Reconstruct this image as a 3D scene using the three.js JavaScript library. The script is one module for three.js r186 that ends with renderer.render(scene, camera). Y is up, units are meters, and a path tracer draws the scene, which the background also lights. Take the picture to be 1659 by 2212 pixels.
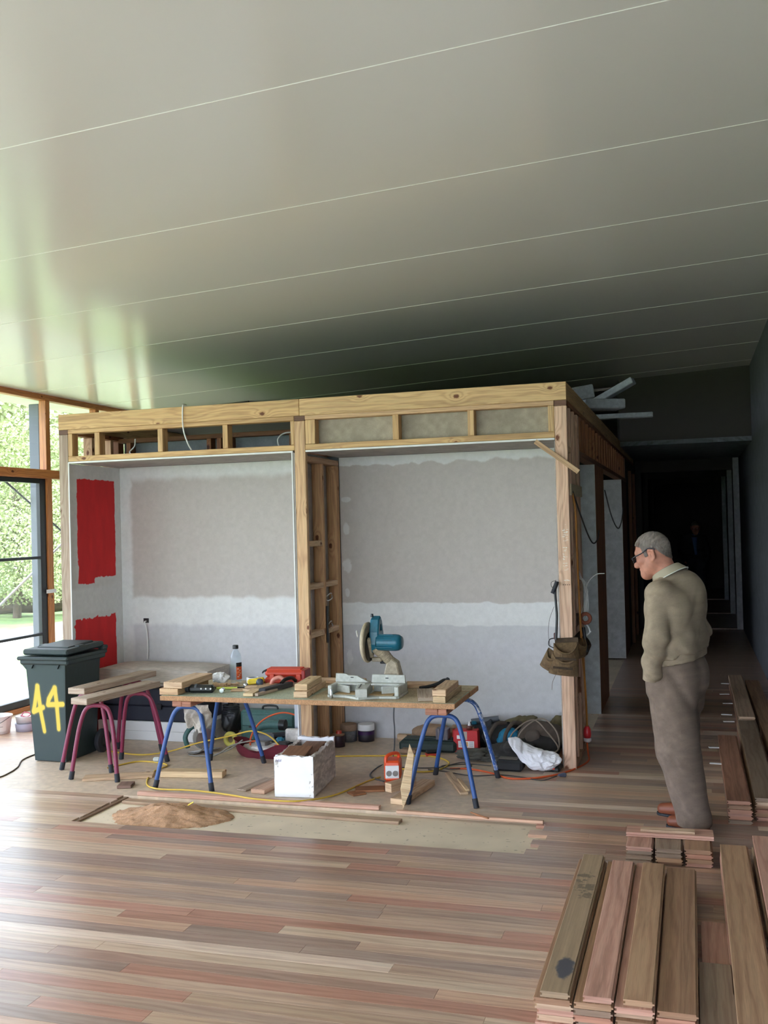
import * as THREE from 'three';
import { mergeGeometries, mergeVertices } from 'three/addons/utils/BufferGeometryUtils.js';
import { MarchingCubes } from 'three/addons/objects/MarchingCubes.js';

// ---------- camera, sky, exposure ----------
const scene = new THREE.Scene();
const camera = new THREE.PerspectiveCamera(54.45, 1659 / 2212, 0.05, 300);
camera.rotation.order = 'YXZ';
camera.position.set(0.8309, 1.8, 7.2915);
camera.rotation.set(0.0134, 0.2976, -0.0254);
scene.background = new THREE.Color(0.87, 0.95, 1.2);   // even overcast sky
scene.backgroundIntensity = 1.0;
const renderer = new THREE.WebGLRenderer({ antialias: true });
renderer.toneMapping = THREE.LinearToneMapping;
renderer.toneMappingExposure = 9.0;
renderer.shadowMap.enabled = true;

// ---------- helpers ----------
let seed = 1234567;
const rnd = () => { seed = (seed + 0x6D2B79F5) | 0; let t = Math.imul(seed ^ (seed >>> 15), 1 | seed); t = (t + Math.imul(t ^ (t >>> 7), 61 | t)) ^ t; return ((t ^ (t >>> 14)) >>> 0) / 4294967296; };
const rr = (a, b) => a + (b - a) * rnd();
const V = (x, y, z) => new THREE.Vector3(x, y, z);
const clamp = (x, a = 0, b = 1) => Math.min(b, Math.max(a, x));
const sst = (a, b, x) => { const t = clamp((x - a) / (b - a)); return t * t * (3 - 2 * t); };
const hash = (x, y) => { let h = Math.imul(x, 374761393) + Math.imul(y, 668265263); h = Math.imul(h ^ (h >>> 13), 1274126177); return ((h ^ (h >>> 16)) >>> 0) / 4294967296; };
function noise(x, y, px = 0, py = 0) {      // value noise, periodic in px, py cells when given
  const xi = Math.floor(x), yi = Math.floor(y), fx = x - xi, fy = y - yi;
  const w = (i, p) => p ? ((i % p) + p) % p : i;
  const a = hash(w(xi, px), w(yi, py)), b = hash(w(xi + 1, px), w(yi, py)), c = hash(w(xi, px), w(yi + 1, py)), d = hash(w(xi + 1, px), w(yi + 1, py));
  const sx = fx * fx * (3 - 2 * fx), sy = fy * fy * (3 - 2 * fy);
  return (a + (b - a) * sx) * (1 - sy) + (c + (d - c) * sx) * sy;
}
const fbm = (x, y, o = 4, p = 0, q = 0) => { let s = 0, a = 0.5, t = 0; for (let i = 0; i < o; i++) { s += a * noise(x, y, p, q); t += a; a *= 0.5; x *= 2; y *= 2; p *= 2; q *= 2; } return s / t; };
function tex(w, h, fn, srgb = true) {
  const d = new Uint8Array(w * h * 4);
  for (let y = 0; y < h; y++) for (let x = 0; x < w; x++) {
    const c = fn((x + 0.5) / w, (y + 0.5) / h), i = (y * w + x) * 4;
    d[i] = clamp(c[0], 0, 255); d[i + 1] = clamp(c[1], 0, 255); d[i + 2] = clamp(c[2], 0, 255); d[i + 3] = c.length > 3 ? clamp(c[3], 0, 255) : 255;
  }
  const t = new THREE.DataTexture(d, w, h);
  t.wrapS = t.wrapT = THREE.RepeatWrapping; t.magFilter = THREE.LinearFilter; t.minFilter = THREE.LinearMipmapLinearFilter;
  if (srgb) t.colorSpace = THREE.SRGBColorSpace;
  t.needsUpdate = true;
  return t;
}
const mix3 = (a, b, t) => [a[0] + (b[0] - a[0]) * t, a[1] + (b[1] - a[1]) * t, a[2] + (b[2] - a[2]) * t];
const mul3 = (a, k) => [a[0] * k, a[1] * k, a[2] * k];
const C = (r, g, b) => new THREE.Color().setRGB(r / 255, g / 255, b / 255, THREE.SRGBColorSpace);
const mat = (r, g, b, rough = 0.7, o = {}) => new THREE.MeshStandardMaterial({ color: C(r, g, b), roughness: rough, ...o });

// box with chamfered edges; uv in metres, grain along axis g
function cb(w, h, d, c = 0.003, g = 'auto', ru = rnd() * 7, rv = rnd() * 7) {
  const H = [w / 2, h / 2, d / 2]; c = Math.min(c, H[0] * 0.8, H[1] * 0.8, H[2] * 0.8);
  const P = [];
  const pt = (s, ax) => s.map((k, i) => k * (i === ax ? H[i] : H[i] - c));
  const tri = (a, b, e) => { // orient outward
    const n = V(b[0] - a[0], b[1] - a[1], b[2] - a[2]).cross(V(e[0] - a[0], e[1] - a[1], e[2] - a[2]));
    const m = V(a[0] + b[0] + e[0], a[1] + b[1] + e[1], a[2] + b[2] + e[2]);
    if (n.dot(m) < 0) P.push(...a, ...e, ...b); else P.push(...a, ...b, ...e);
  };
  const quad = (a, b, e, f) => { tri(a, b, e); tri(a, e, f); };
  for (let ax = 0; ax < 3; ax++) for (const s of [-1, 1]) {
    const u = (ax + 1) % 3, v = (ax + 2) % 3;
    const k = (x, y) => { const q = [0, 0, 0]; q[ax] = s; q[u] = x; q[v] = y; return pt(q, ax); };
    quad(k(-1, -1), k(1, -1), k(1, 1), k(-1, 1));
  }
  for (let ax = 0; ax < 3; ax++) { const u = (ax + 1) % 3, v = (ax + 2) % 3; // edges along ax
    for (const su of [-1, 1]) for (const sv of [-1, 1]) {
      const k = (t, f) => { const q = [0, 0, 0]; q[ax] = t; q[u] = su; q[v] = sv; return pt(q, f); };
      quad(k(-1, u), k(1, u), k(1, v), k(-1, v));
    } }
  for (const a of [-1, 1]) for (const b of [-1, 1]) for (const e of [-1, 1]) tri(pt([a, b, e], 0), pt([a, b, e], 1), pt([a, b, e], 2));
  const geo = new THREE.BufferGeometry();
  geo.setAttribute('position', new THREE.Float32BufferAttribute(P, 3));
  geo.computeVertexNormals();
  boxUV(geo, g === 'auto' ? [w, h, d].indexOf(Math.max(w, h, d)) : 'xyz'.indexOf(g), ru, rv);
  return geo;
}
function boxUV(geo, ga, ru = 0, rv = 0) {
  const p = geo.attributes.position, n = geo.attributes.normal, uv = new Float32Array(p.count * 2), a = [0, 0, 0];
  for (let i = 0; i < p.count; i += 3) {
    a[0] = Math.abs(n.getX(i)); a[1] = Math.abs(n.getY(i)); a[2] = Math.abs(n.getZ(i));
    const ax = a.indexOf(Math.max(...a)); let u = (ax + 1) % 3, v = (ax + 2) % 3;
    if (v === ga) [u, v] = [v, u];
    for (let j = 0; j < 3; j++) { const q = [p.getX(i + j), p.getY(i + j), p.getZ(i + j)]; uv[(i + j) * 2] = q[u] + ru; uv[(i + j) * 2 + 1] = q[v] + rv + ax * 0.37; }
  }
  geo.setAttribute('uv', new THREE.BufferAttribute(uv, 2));
  return geo;
}
const warp = (geo, fn) => { const p = geo.attributes.position, v = V(0, 0, 0); for (let i = 0; i < p.count; i++) { v.fromBufferAttribute(p, i); fn(v); p.setXYZ(i, v.x, v.y, v.z); } geo.computeVertexNormals(); return geo; };
const mv = (g, x = 0, y = 0, z = 0, rx = 0, ry = 0, rz = 0) => { if (rx) g.rotateX(rx); if (rz) g.rotateZ(rz); if (ry) g.rotateY(ry); return g.translate(x, y, z); };
const cyl = (r1, r2, h, n = 20) => new THREE.CylinderGeometry(r1, r2, h, n);
const rod = (a, b, r, n = 10, r2 = r) => { const d = V(b[0] - a[0], b[1] - a[1], b[2] - a[2]), l = d.length(); const g = new THREE.CylinderGeometry(r2, r, l, n); g.applyQuaternion(new THREE.Quaternion().setFromUnitVectors(V(0, 1, 0), d.normalize())); return g.translate((a[0] + b[0]) / 2, (a[1] + b[1]) / 2, (a[2] + b[2]) / 2); };
const tube = (pts, r, n = 0, rs = 8, closed = false) => new THREE.TubeGeometry(new THREE.CatmullRomCurve3(pts.map((p) => V(...p)), closed, 'centripetal'), n || pts.length * 8, r, rs, closed);
const lathe = (pts, n = 24) => new THREE.LatheGeometry(pts.map((p) => new THREE.Vector2(...p)), n);
const ext = (pts, depth, bevel = 0.002, holes = []) => {
  const s = new THREE.Shape(pts.map((p) => new THREE.Vector2(...p)));
  for (const h of holes) s.holes.push(new THREE.Path(h.map((p) => new THREE.Vector2(...p))));
  return new THREE.ExtrudeGeometry(s, { depth, bevelEnabled: bevel > 0, bevelThickness: bevel, bevelSize: bevel, bevelSegments: 1, curveSegments: 12 });
};
const merge = (l) => mergeGeometries(l.map((g) => { const q = g.index ? g.toNonIndexed() : g; for (const k of Object.keys(q.attributes)) if (!['position', 'normal', 'uv'].includes(k)) q.deleteAttribute(k); return q; }));
function blob(rx, ry, rz, amp, freq, sd, det = 14, flat = true) {   // soft lump that sits on y = 0
  const g = mergeVertices(new THREE.IcosahedronGeometry(1, det).deleteAttribute('uv').deleteAttribute('normal'));
  warp(g, (v) => {
    const k = 1 + amp * (fbm(v.x * freq + sd, v.y * freq + v.z * freq * 0.7 + sd * 1.7, 4) - 0.5) * 2 + amp * 0.8 * (fbm(v.z * freq * 1.3 + sd * 2.1, v.y * freq - v.x + sd, 3) - 0.5);
    v.multiplyScalar(k); v.x *= rx; v.z *= rz; v.y = flat ? Math.max(-0.98, v.y) * ry + ry * 0.98 : v.y * ry;
  });
  const uv = new Float32Array(g.attributes.position.count * 2), p = g.attributes.position;
  for (let i = 0; i < p.count; i++) { uv[i * 2] = p.getX(i) + p.getZ(i) * 0.6; uv[i * 2 + 1] = p.getY(i) + p.getZ(i) * 0.5; }
  g.setAttribute('uv', new THREE.BufferAttribute(uv, 2));
  return g;
}
// scene graph
const used = {};
const numbered = (n) => { used[n] = (used[n] ?? -1) + 1; return used[n] ? n + '_' + String(used[n]).padStart(3, '0') : n; };
const put = (o, x = 0, y = 0, z = 0, ry = 0) => { o.position.set(x, y, z); o.rotation.y = ry; return o; };
function tag(o, label, category, group, kind) { o.userData.label = label; if (category) o.userData.category = category; if (group) o.userData.group = group; if (kind) o.userData.kind = kind; return o; }
function thing(name, label, category, pos = [0, 0, 0], ry = 0, group) { const o = new THREE.Group(); o.name = numbered(name); put(o, ...pos, ry); scene.add(o); return tag(o, label, category, group); }
function part(par, name, geo, m, label) { const o = new THREE.Mesh(geo, m); o.name = name; o.castShadow = o.receiveShadow = true; if (label) o.userData.label = label; par.add(o); return o; }
function solo(name, label, category, geo, m, pos = [0, 0, 0], ry = 0, group) { const o = new THREE.Mesh(geo, m); o.name = numbered(name); o.castShadow = o.receiveShadow = true; put(o, ...pos, ry); scene.add(o); return tag(o, label, category, group); }
function struct(name) { const o = new THREE.Group(); o.name = numbered(name); o.userData.kind = 'structure'; scene.add(o); return o; }
const bx = (par, name, x0, x1, y0, y1, z0, z1, m, c = 0.002, label) => { const o = part(par, name, cb(x1 - x0, y1 - y0, z1 - z0, c), m, label); o.position.set((x0 + x1) / 2, (y0 + y1) / 2, (z0 + z1) / 2); return o; };

// ---------- textures and materials ----------
function woodTex(w, h, lu, lv, ringK, lineAmp, knots, sd) {   // multiplies a base colour; u along the grain (lu metres), v across (lv metres)
  const K = []; for (let i = 0; i < knots; i++) K.push([hash(i, sd) * lu, hash(i, sd + 5) * lv, 0.012 + 0.012 * hash(i, sd + 9)]);
  return tex(w, h, (u, v) => {
    const x = u * lu, y = v * lv; let bend = 0, kd = 0;
    for (const k of K) { let dx = x - k[0], dy = y - k[1]; dx -= lu * Math.round(dx / lu); dy -= lv * Math.round(dy / lv); const d = Math.hypot(dx * 0.6, dy) / k[2]; bend += Math.exp(-d * d * 0.25) * 2.2; kd = Math.max(kd, 1 - sst(0.55, 1.05, d + 0.25 * noise(x * 160, y * 160))); }
    const big = fbm(u * 3, v * 5, 4, 3, 5), ring = Math.sin((v * ringK + big * (knots ? 5 : 3) + bend) * Math.PI * 2) * 0.5 + 0.5;
    const fine = fbm(u * 24, v * 260, 3, 24, 260), blotch = fbm(u * 5, v * 9, 4, 5, 9);
    let k = 1 - lineAmp * ring * ring * 0.6 - lineAmp * (fine - 0.5) * 1.6 - (blotch - 0.5) * lineAmp * 1.3;
    let c = [240 * k, 240 * k * (1 - 0.02 * ring) - 240 * 0.1 * lineAmp * ring, 240 * k - 240 * 0.28 * lineAmp * ring];
    if (kd > 0) c = mix3(c, [110, 66, 36], kd * 0.9);
    return c;
  });
}
const pineT = woodTex(1024, 512, 2.4, 0.5, 14, 0.17, 9, 3), hardT = woodTex(1024, 256, 2.0, 0.3, 8, 0.15, 0, 11);
pineT.repeat.set(1 / 2.4, 1 / 0.5); hardT.repeat.set(1 / 2.0, 1 / 0.3);
const pineB = pineT, hardB = hardT;
const pine = (r, g, b, o = {}) => mat(r, g, b, 0.62, { map: pineT, ...o });
const hard = (r, g, b, o = {}) => mat(r, g, b, 0.5, { map: hardT, ...o });
const M = {};
M.beam = [pine(214, 176, 122), pine(218, 182, 130), pine(208, 170, 118)];
M.stud = [pine(226, 190, 160), pine(220, 182, 138), pine(204, 162, 118), pine(202, 164, 130)];
M.greystud = pine(178, 158, 138);
M.packer = pine(112, 78, 58);
M.brownstud = [pine(150, 98, 62), pine(132, 86, 56), pine(160, 108, 70)];
M.offcut = [pine(214, 184, 148), pine(220, 188, 150), pine(206, 172, 132), pine(224, 196, 152)];
M.weather = pine(186, 168, 148);
const chipT = tex(512, 512, (u, v) => { const f = fbm(u * 60, v * 60, 3, 60, 60), g = noise(u * 150, v * 90, 150, 90), d = fbm(u * 6, v * 6, 3, 6, 6); const k = 0.78 + 0.28 * f + (g > 0.86 ? -0.16 : g < 0.12 ? 0.12 : 0) + (d - 0.5) * 0.15; return [232 * k, 226 * k, 216 * k]; });
chipT.repeat.set(2.2, 2.2);
M.chipEdge = mat(214, 168, 128, 0.85, { map: chipT });
M.chipTop = mat(216, 202, 172, 0.8, { map: chipT });
M.green = mat(206, 220, 202, 0.75, { map: chipT });
const grainT = tex(512, 512, (u, v) => { const f = fbm(u * 16, v * 16, 5, 16, 16), g = noise(u * 256, v * 256, 256, 256); const k = 0.86 + 0.2 * f + 0.06 * (g - 0.5); return [235 * k, 235 * k, 235 * k]; });
const wornT = tex(512, 512, (u, v) => { const f = fbm(u * 9, v * 9, 5, 9, 9), g = fbm(u * 40, v * 40, 3, 40, 40); const k = 0.68 + 0.4 * f + 0.16 * (g - 0.5); return [238 * k, 234 * k, 228 * k]; });
const clothT = tex(512, 512, (u, v) => { const a = Math.sin(u * Math.PI * 2 * 110) * Math.sin(v * Math.PI * 2 * 110), f = fbm(u * 10, v * 10, 4, 10, 10); const k = 0.84 + 0.05 * a + 0.2 * f; return [236 * k, 236 * k, 236 * k]; });
const W = (m, t, s) => { m.map = t.clone(); m.map.repeat.set(s, s); m.map.needsUpdate = true; return m; };
M.paper = W(mat(190, 182, 176, 0.9), grainT, 1.3);
M.plaster = W(mat(208, 208, 208, 0.9), grainT, 1.3);
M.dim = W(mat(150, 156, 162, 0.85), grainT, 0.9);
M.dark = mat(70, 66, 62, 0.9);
M.white = mat(226, 226, 224, 0.55);
M.orange = pine(200, 134, 78, { roughness: 0.42 });
M.black = mat(26, 28, 30, 0.4);
M.steel = mat(96, 100, 106, 0.55, { metalness: 0.3 });
M.glass = new THREE.MeshPhysicalMaterial({ color: C(246, 248, 246), roughness: 0, transmission: 1, thickness: 0, ior: 1.5 });
M.ceil = new THREE.MeshPhysicalMaterial({ color: C(226, 223, 214), roughness: 0.21, specularIntensity: 1 });
M.joint = mat(236, 234, 226, 0.5);
// ---------- structure ----------
const XL = -5.743, XR = 1.6, ZB = 9.6, ZE = -19;
const ceilY = (x) => 3.5992 + 0.053 * x;
{ // floor: subfloor sheet plus boards
  const fl = struct('floor');
  const subT = tex(1024, 512, (u, v) => { const f = fbm(u * 7, v * 5, 5), g = noise(u * 420, v * 200), h = fbm(u * 40, v * 24, 3); const k = 0.86 + 0.2 * f + 0.1 * (h - 0.5) + (g > 0.93 ? -0.2 : 0); return [226 * k, 208 * k, 180 * k]; });
  subT.repeat.set(1 / 7.4, 1 / 4);
  bx(fl, 'subfloor', -6, XR + 0.1, -0.06, -0.0195, ZE, ZB + 0.1, mat(255, 255, 255, 0.9, { map: subT }), 0.001);
  const R = 0.086, tints = [[182,155,134],[197,168,143],[172,141,122],[163,138,122],[207,182,155],[224,201,178],[187,141,120],[180,134,113],[191,163,136],[171,148,132],[203,167,139]];
  const mats = tints.map((t) => new THREE.MeshPhysicalMaterial({ color: C(...t), map: hardT, roughness: 0.3, ior: 1.6 }));
  const rowBreaks = (x0, x1) => { const b = [x0]; let x = x0 + rr(0.3, 2.2); while (x < x1 - 0.35) { b.push(x); x += rr(0.45, 2.9); } b.push(x1); return b; };
  const board = (x0, x1, z, m) => { const o = part(fl, 'floorboard', cb(x1 - x0 - 0.0006, 0.019, R - 0.0005, 0.0007, 'x'), m); o.position.set((x0 + x1) / 2, -0.0095, z); };
  const pick = () => { let i = Math.floor(rnd() * tints.length); if (i === 5 && rnd() < 0.4) i = 1; return i; };
  const Z0 = 1.90;
  // boards in front of the gap
  for (let k = 0; k < 29; k++) { const z = Z0 + R * (k + 0.5), b = rowBreaks(-5.7, 1.6); for (let i = 0; i + 1 < b.length; i++) board(b[i], b[i + 1], z, mats[pick()]); }
  // boards beside the gap
  for (let k = 0; k < 7; k++) { const z = Z0 - R * (k + 0.5); let b = rowBreaks(-5.7, -2.915 + rr(-0.008, 0.008)); for (let i = 0; i + 1 < b.length; i++) board(b[i], b[i + 1], z, mats[[4, 5, 1, 8][k % 4]]); b = rowBreaks(-0.05 + [-0.03, 0.03, -0.02, 0.05, -0.06, 0.01, -0.04][k], 1.6); for (let i = 0; i + 1 < b.length; i++) board(b[i], b[i + 1], z, mats[pick()]); }
  // boards behind the gap, thick with trodden sawdust in the work bay
  const rows = 26, zTop = Z0 - 7 * R, zBot = zTop - rows * R, X0 = -5.75, XW = 7.4;
  const breaks = [], tint = [];
  for (let k = 0; k < rows; k++) { breaks.push(rowBreaks(-5.7, 1.6)); tint.push(breaks[k].map(pick)); }
  const dust = tex(2048, 640, (u, v) => {
    const x = X0 + u * XW, z = zTop - v * (zTop - zBot), k = Math.min(rows - 1, Math.floor((zTop - z) / R));
    let i = 0; while (i + 2 < breaks[k].length && x > breaks[k][i + 1]) i++;
    const g = fbm(x * 5, z * 120, 4), base = mul3(tints[tint[k][i]], 0.86 + 0.26 * g);
    const edge = -0.18 + 0.42 * (fbm(x * 0.4 + 9, z * 9, 3) - 0.5) - 0.28 * sst(0.2, 1.1, z) + (noise(7.7, k * 1.31) - 0.5) * 0.3;
    const cover = (1 - sst(edge - 0.16, edge + 0.1, x + 0.12 * (fbm(x * 14, z * 22, 3) - 0.5))) * sst(-5.2, -3.6, x + 0.8 * fbm(x * 2, z * 4, 3)) * (0.86 + 0.14 * fbm(x * 6, z * 10, 4));
    const d = 0.9 + 0.2 * fbm(x * 30, z * 30, 3);
    return mix3(base, [200 * d, 180 * d, 156 * d], clamp(cover));
  });
  dust.wrapS = dust.wrapT = THREE.ClampToEdgeWrapping;
  const dm = mat(255, 255, 255, 0.42, { map: dust });
  for (let k = 0; k < rows; k++) { const z = zTop - R * (k + 0.5); for (let i = 0; i + 1 < breaks[k].length; i++) {
    const a = breaks[k][i], b = breaks[k][i + 1], g = cb(b - a - 0.0004, 0.019, R - 0.0003, 0.0004, 'x'), p = g.attributes.position, uv = g.attributes.uv, cx = (a + b) / 2;
    for (let j = 0; j < p.count; j++) uv.setXY(j, (p.getX(j) + cx - X0) / XW, (zTop - (p.getZ(j) + z)) / (zTop - zBot));
    const o = part(fl, 'floorboard', g, dm); o.position.set(cx, -0.0095, z);
  } }
  // corridor boards
  const rest = [];
  for (let k = 0; zBot - R * k > ZE + 0.1; k++) { const z = zBot - R * (k + 0.5); const b = rowBreaks(-0.02, 1.6); for (let i = 0; i + 1 < b.length; i++) { if (k < 34) board(b[i], b[i + 1], z, mats[pick()]); else rest.push(mv(cb(b[i + 1] - b[i] - 0.001, 0.019, R - 0.001, 0.001, 'x'), (b[i] + b[i + 1]) / 2, -0.0095, z)); } }
  for (let k = 29; Z0 + R * k < ZB - 0.1; k++) { const b = rowBreaks(-5.7, 1.6); for (let i = 0; i + 1 < b.length; i++) rest.push(mv(cb(b[i + 1] - b[i] - 0.001, 0.019, R - 0.001, 0.001, 'x'), (b[i] + b[i + 1]) / 2, -0.0095, Z0 + R * (k + 0.5))); }
  const far = part(fl, 'floorboards_far', merge(rest), mats[0]); far.userData.kind = 'stuff';
}
{ // ceiling panels with their jointing beads
  const ce = struct('ceiling'), a = Math.atan(0.053), zs = [3.62, 2.29, 0.99, -0.32, -1.63, -2.87, -4.15, -5.45, -6.75];
  for (let z = 3.62 + 1.31; z < ZB + 1; z += 1.31) zs.unshift(z);
  zs.unshift(ZB + 0.8);
  const L = 8.3;
  for (let i = 0; i + 1 < zs.length; i++) {
    const z0 = zs[i + 1], z1 = zs[i];
    const o = part(ce, 'ceiling_panel', cb(L, 0.12, z1 - z0 - 0.004, 0.002), M.ceil); o.position.set(-2.2, ceilY(-2.2) + 0.06, (z0 + z1) / 2); o.rotation.z = a;
    const s = part(ce, 'joint_strip', cb(L, 0.02, 0.0055, 0.001), M.joint); s.position.set(-2.2, ceilY(-2.2) + 0.008, z0); s.rotation.z = a;
  }
  const b = part(ce, 'ceiling_panel', cb(L, 0.12, -6.75 - ZE + 0.5, 0.002), M.ceil); b.position.set(-2.2, ceilY(-2.2) + 0.06, (-6.75 + ZE) / 2); b.rotation.z = a;
}
{ // outer walls
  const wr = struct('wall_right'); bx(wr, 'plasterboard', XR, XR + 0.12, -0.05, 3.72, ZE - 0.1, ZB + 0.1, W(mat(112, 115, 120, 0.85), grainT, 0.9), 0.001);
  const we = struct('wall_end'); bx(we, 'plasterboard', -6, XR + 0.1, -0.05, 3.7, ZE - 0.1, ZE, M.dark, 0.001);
  // corridor: dropped ceiling, cross frames of doorways, far left wall
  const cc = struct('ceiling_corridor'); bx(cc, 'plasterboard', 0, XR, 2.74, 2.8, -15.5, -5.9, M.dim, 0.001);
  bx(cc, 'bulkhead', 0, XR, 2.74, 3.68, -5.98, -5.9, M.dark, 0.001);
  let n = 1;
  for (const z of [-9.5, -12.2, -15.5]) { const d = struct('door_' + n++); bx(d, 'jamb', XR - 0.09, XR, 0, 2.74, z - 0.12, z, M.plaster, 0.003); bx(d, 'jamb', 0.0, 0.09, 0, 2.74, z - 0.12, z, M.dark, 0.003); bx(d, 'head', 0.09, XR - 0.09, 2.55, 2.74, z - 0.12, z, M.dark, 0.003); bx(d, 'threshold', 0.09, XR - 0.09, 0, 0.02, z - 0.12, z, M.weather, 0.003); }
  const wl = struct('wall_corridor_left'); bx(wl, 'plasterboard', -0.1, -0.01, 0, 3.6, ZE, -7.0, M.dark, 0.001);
  for (const z of [-7.6, -8.6, -10.9, -13]) bx(wl, 'stud', -0.01, 0.035, 0, 2.5, z - 0.09, z, M.brownstud[0], 0.002);
}
{ // left window wall
  const ww = struct('wall_left');
  bx(ww, 'head_rail', XL - 0.09, XL, 3.235, 3.31, -4.3, ZB, M.orange, 0.004);
  bx(ww, 'transom', XL - 0.09, XL + 0.012, 2.392, 2.487, -4.3, ZB, M.orange, 0.006);
  bx(ww, 'sill', XL - 0.09, XL, -0.05, 0.03, -4.3, ZB, M.orange, 0.004);
  bx(ww, 'fascia', XL - 0.09, XL - 0.02, 3.31, 3.42, -4.3, ZB, M.orange, 0.004);
  const mz = [-4.25, -3.78, -2.83, -1.885, 0.02, 1.92, 3.82, 5.72, 7.62, 9.56];
  for (const z of mz) { bx(ww, 'mullion', XL - 0.088, XL, 0.03, 2.392, z - 0.055, z + 0.035, M.orange, 0.005); bx(ww, 'mullion', XL - 0.088, XL, 2.487, 3.235, z - 0.04, z + 0.035, M.orange, 0.005); }
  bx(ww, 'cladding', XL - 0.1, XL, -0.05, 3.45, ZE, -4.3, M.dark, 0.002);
  bx(ww, 'tape_strip', XL, XL + 0.004, 1.165, 1.205, -1.97, -1.8, M.white, 0.001, 'white masking tape strip');
  for (let i = 0; i + 1 < mz.length; i++) {
    const z0 = mz[i] + 0.035, z1 = mz[i + 1] - 0.055, w = struct('window_' + (i + 1));
    bx(w, 'pane', XL - 0.05, XL - 0.046, 2.487, 3.235, z0, z1, M.glass, 0.0005);
    if (i < 3) { bx(w, 'pane', XL - 0.05, XL - 0.046, 0.03, 2.392, z0, z1, M.glass, 0.0005); continue; }
    // black framed sash
    const f = 0.1; for (const [a, b] of [[z0, z0 + f], [z1 - f, z1]]) bx(w, 'stile', XL - 0.07, XL - 0.02, 0.03, 2.39, a, b, M.black, 0.004);
    bx(w, 'rail', XL - 0.07, XL - 0.02, 2.34, 2.39, z0 + f, z1 - f, M.black, 0.004); bx(w, 'rail', XL - 0.07, XL - 0.02, 1.535, 1.565, z0 + f, z1 - f, M.black, 0.003);
    bx(w, 'rail', XL - 0.07, XL - 0.02, 0.725, 0.752, z0 + f, z1 - f, M.black, 0.003); bx(w, 'rail', XL - 0.07, XL - 0.02, 0.03, 0.1, z0 + f, z1 - f, M.black, 0.004);
    for (const [a, b] of [[0.1, 0.725], [0.752, 1.535], [1.565, 2.34]]) bx(w, 'pane', XL - 0.048, XL - 0.044, a, b, z0 + f, z1 - f, M.glass, 0.0005);
  }
}
{ // wall behind the camera: wide glazing
  const wb = struct('wall_back');
  bx(wb, 'plasterboard', -5.83, -5.6, -0.05, 3.75, ZB, ZB + 0.12, M.plaster, 0.001); bx(wb, 'plasterboard', 1.3, XR + 0.1, -0.05, 3.75, ZB, ZB + 0.12, M.plaster, 0.001);
  bx(wb, 'lintel', -5.6, 1.3, 3.1, 3.75, ZB, ZB + 0.12, M.plaster, 0.001);
  for (const x of [-5.6, -3.33, -1.06, 1.22]) bx(wb, 'mullion', x, x + 0.08, -0.05, 3.1, ZB, ZB + 0.1, M.orange, 0.004);
  const w = struct('window_20'); for (const x of [-5.52, -3.25, -0.98]) bx(w, 'pane', x, x + 2.19, 0, 3.1, ZB + 0.05, ZB + 0.054, M.glass, 0.0005);
}
// ---------- timber framed niche block ----------
const ns = (x, z, a = 0.03) => a * (fbm(x * 9, z * 9, 4) - 0.5) * 2;
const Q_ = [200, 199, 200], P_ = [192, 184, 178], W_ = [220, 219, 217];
function boardTex(x0, x1, y0, y1, w, h, white, red) {
  const t = tex(w, h, (u, v) => {
    const x = x0 + u * (x1 - x0), y = y0 + v * (y1 - y0), g = 0.97 + 0.06 * fbm(x * 30, y * 30, 3) + 0.03 * (noise(x * 300, y * 300) - 0.5);
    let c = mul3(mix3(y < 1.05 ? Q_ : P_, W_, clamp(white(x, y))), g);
    if (red) { const r = red(x, y); if (r > 0) c = mix3(c, mul3([214, 40, 44], 0.94 + 0.1 * fbm(x * 20, y * 6, 3)), r); }
    return c;
  });
  t.wrapS = t.wrapT = THREE.ClampToEdgeWrapping;
  return mat(255, 255, 255, 0.85, { map: t });
}
const planar = (g, ax, x0, x1, y0, y1) => { const p = g.attributes.position, uv = g.attributes.uv; for (let i = 0; i < p.count; i++) uv.setXY(i, ((ax === 'x' ? p.getX(i) : p.getZ(i)) - x0) / (x1 - x0), (p.getY(i) - y0) / (y1 - y0)); return g; };
const bandL = (x, y) => { const a = 0.955 + ns(x, 3, 0.02), b = 1.185 + ns(x, 7, 0.02); return Math.min(sst(a - 0.035, a + 0.015, y), 1 - sst(b - 0.01, b + 0.035, y)); };
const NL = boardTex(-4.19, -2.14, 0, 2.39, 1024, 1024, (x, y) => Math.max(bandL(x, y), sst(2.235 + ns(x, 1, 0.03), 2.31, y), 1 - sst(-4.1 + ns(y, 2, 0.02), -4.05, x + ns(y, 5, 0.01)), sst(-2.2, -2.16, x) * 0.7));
const spots = [[-1.985, 2.03, 0.05, 0.025], [-1.99, 1.78, 0.035, 0.06], [-1.985, 1.46, 0.045, 0.07], [-1.985, 0.68, 0.03, 0.07], [-1.99, 1.23, 0.025, 0.04]];
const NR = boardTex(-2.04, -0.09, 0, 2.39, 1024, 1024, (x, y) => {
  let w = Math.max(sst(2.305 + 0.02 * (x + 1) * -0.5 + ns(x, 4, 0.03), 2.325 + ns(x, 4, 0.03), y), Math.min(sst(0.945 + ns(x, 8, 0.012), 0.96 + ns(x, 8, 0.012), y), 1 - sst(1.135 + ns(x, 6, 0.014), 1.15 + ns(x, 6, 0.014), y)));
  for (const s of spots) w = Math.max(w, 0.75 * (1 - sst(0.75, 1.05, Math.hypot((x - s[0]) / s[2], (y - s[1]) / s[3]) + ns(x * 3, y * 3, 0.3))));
  return w; });
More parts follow.
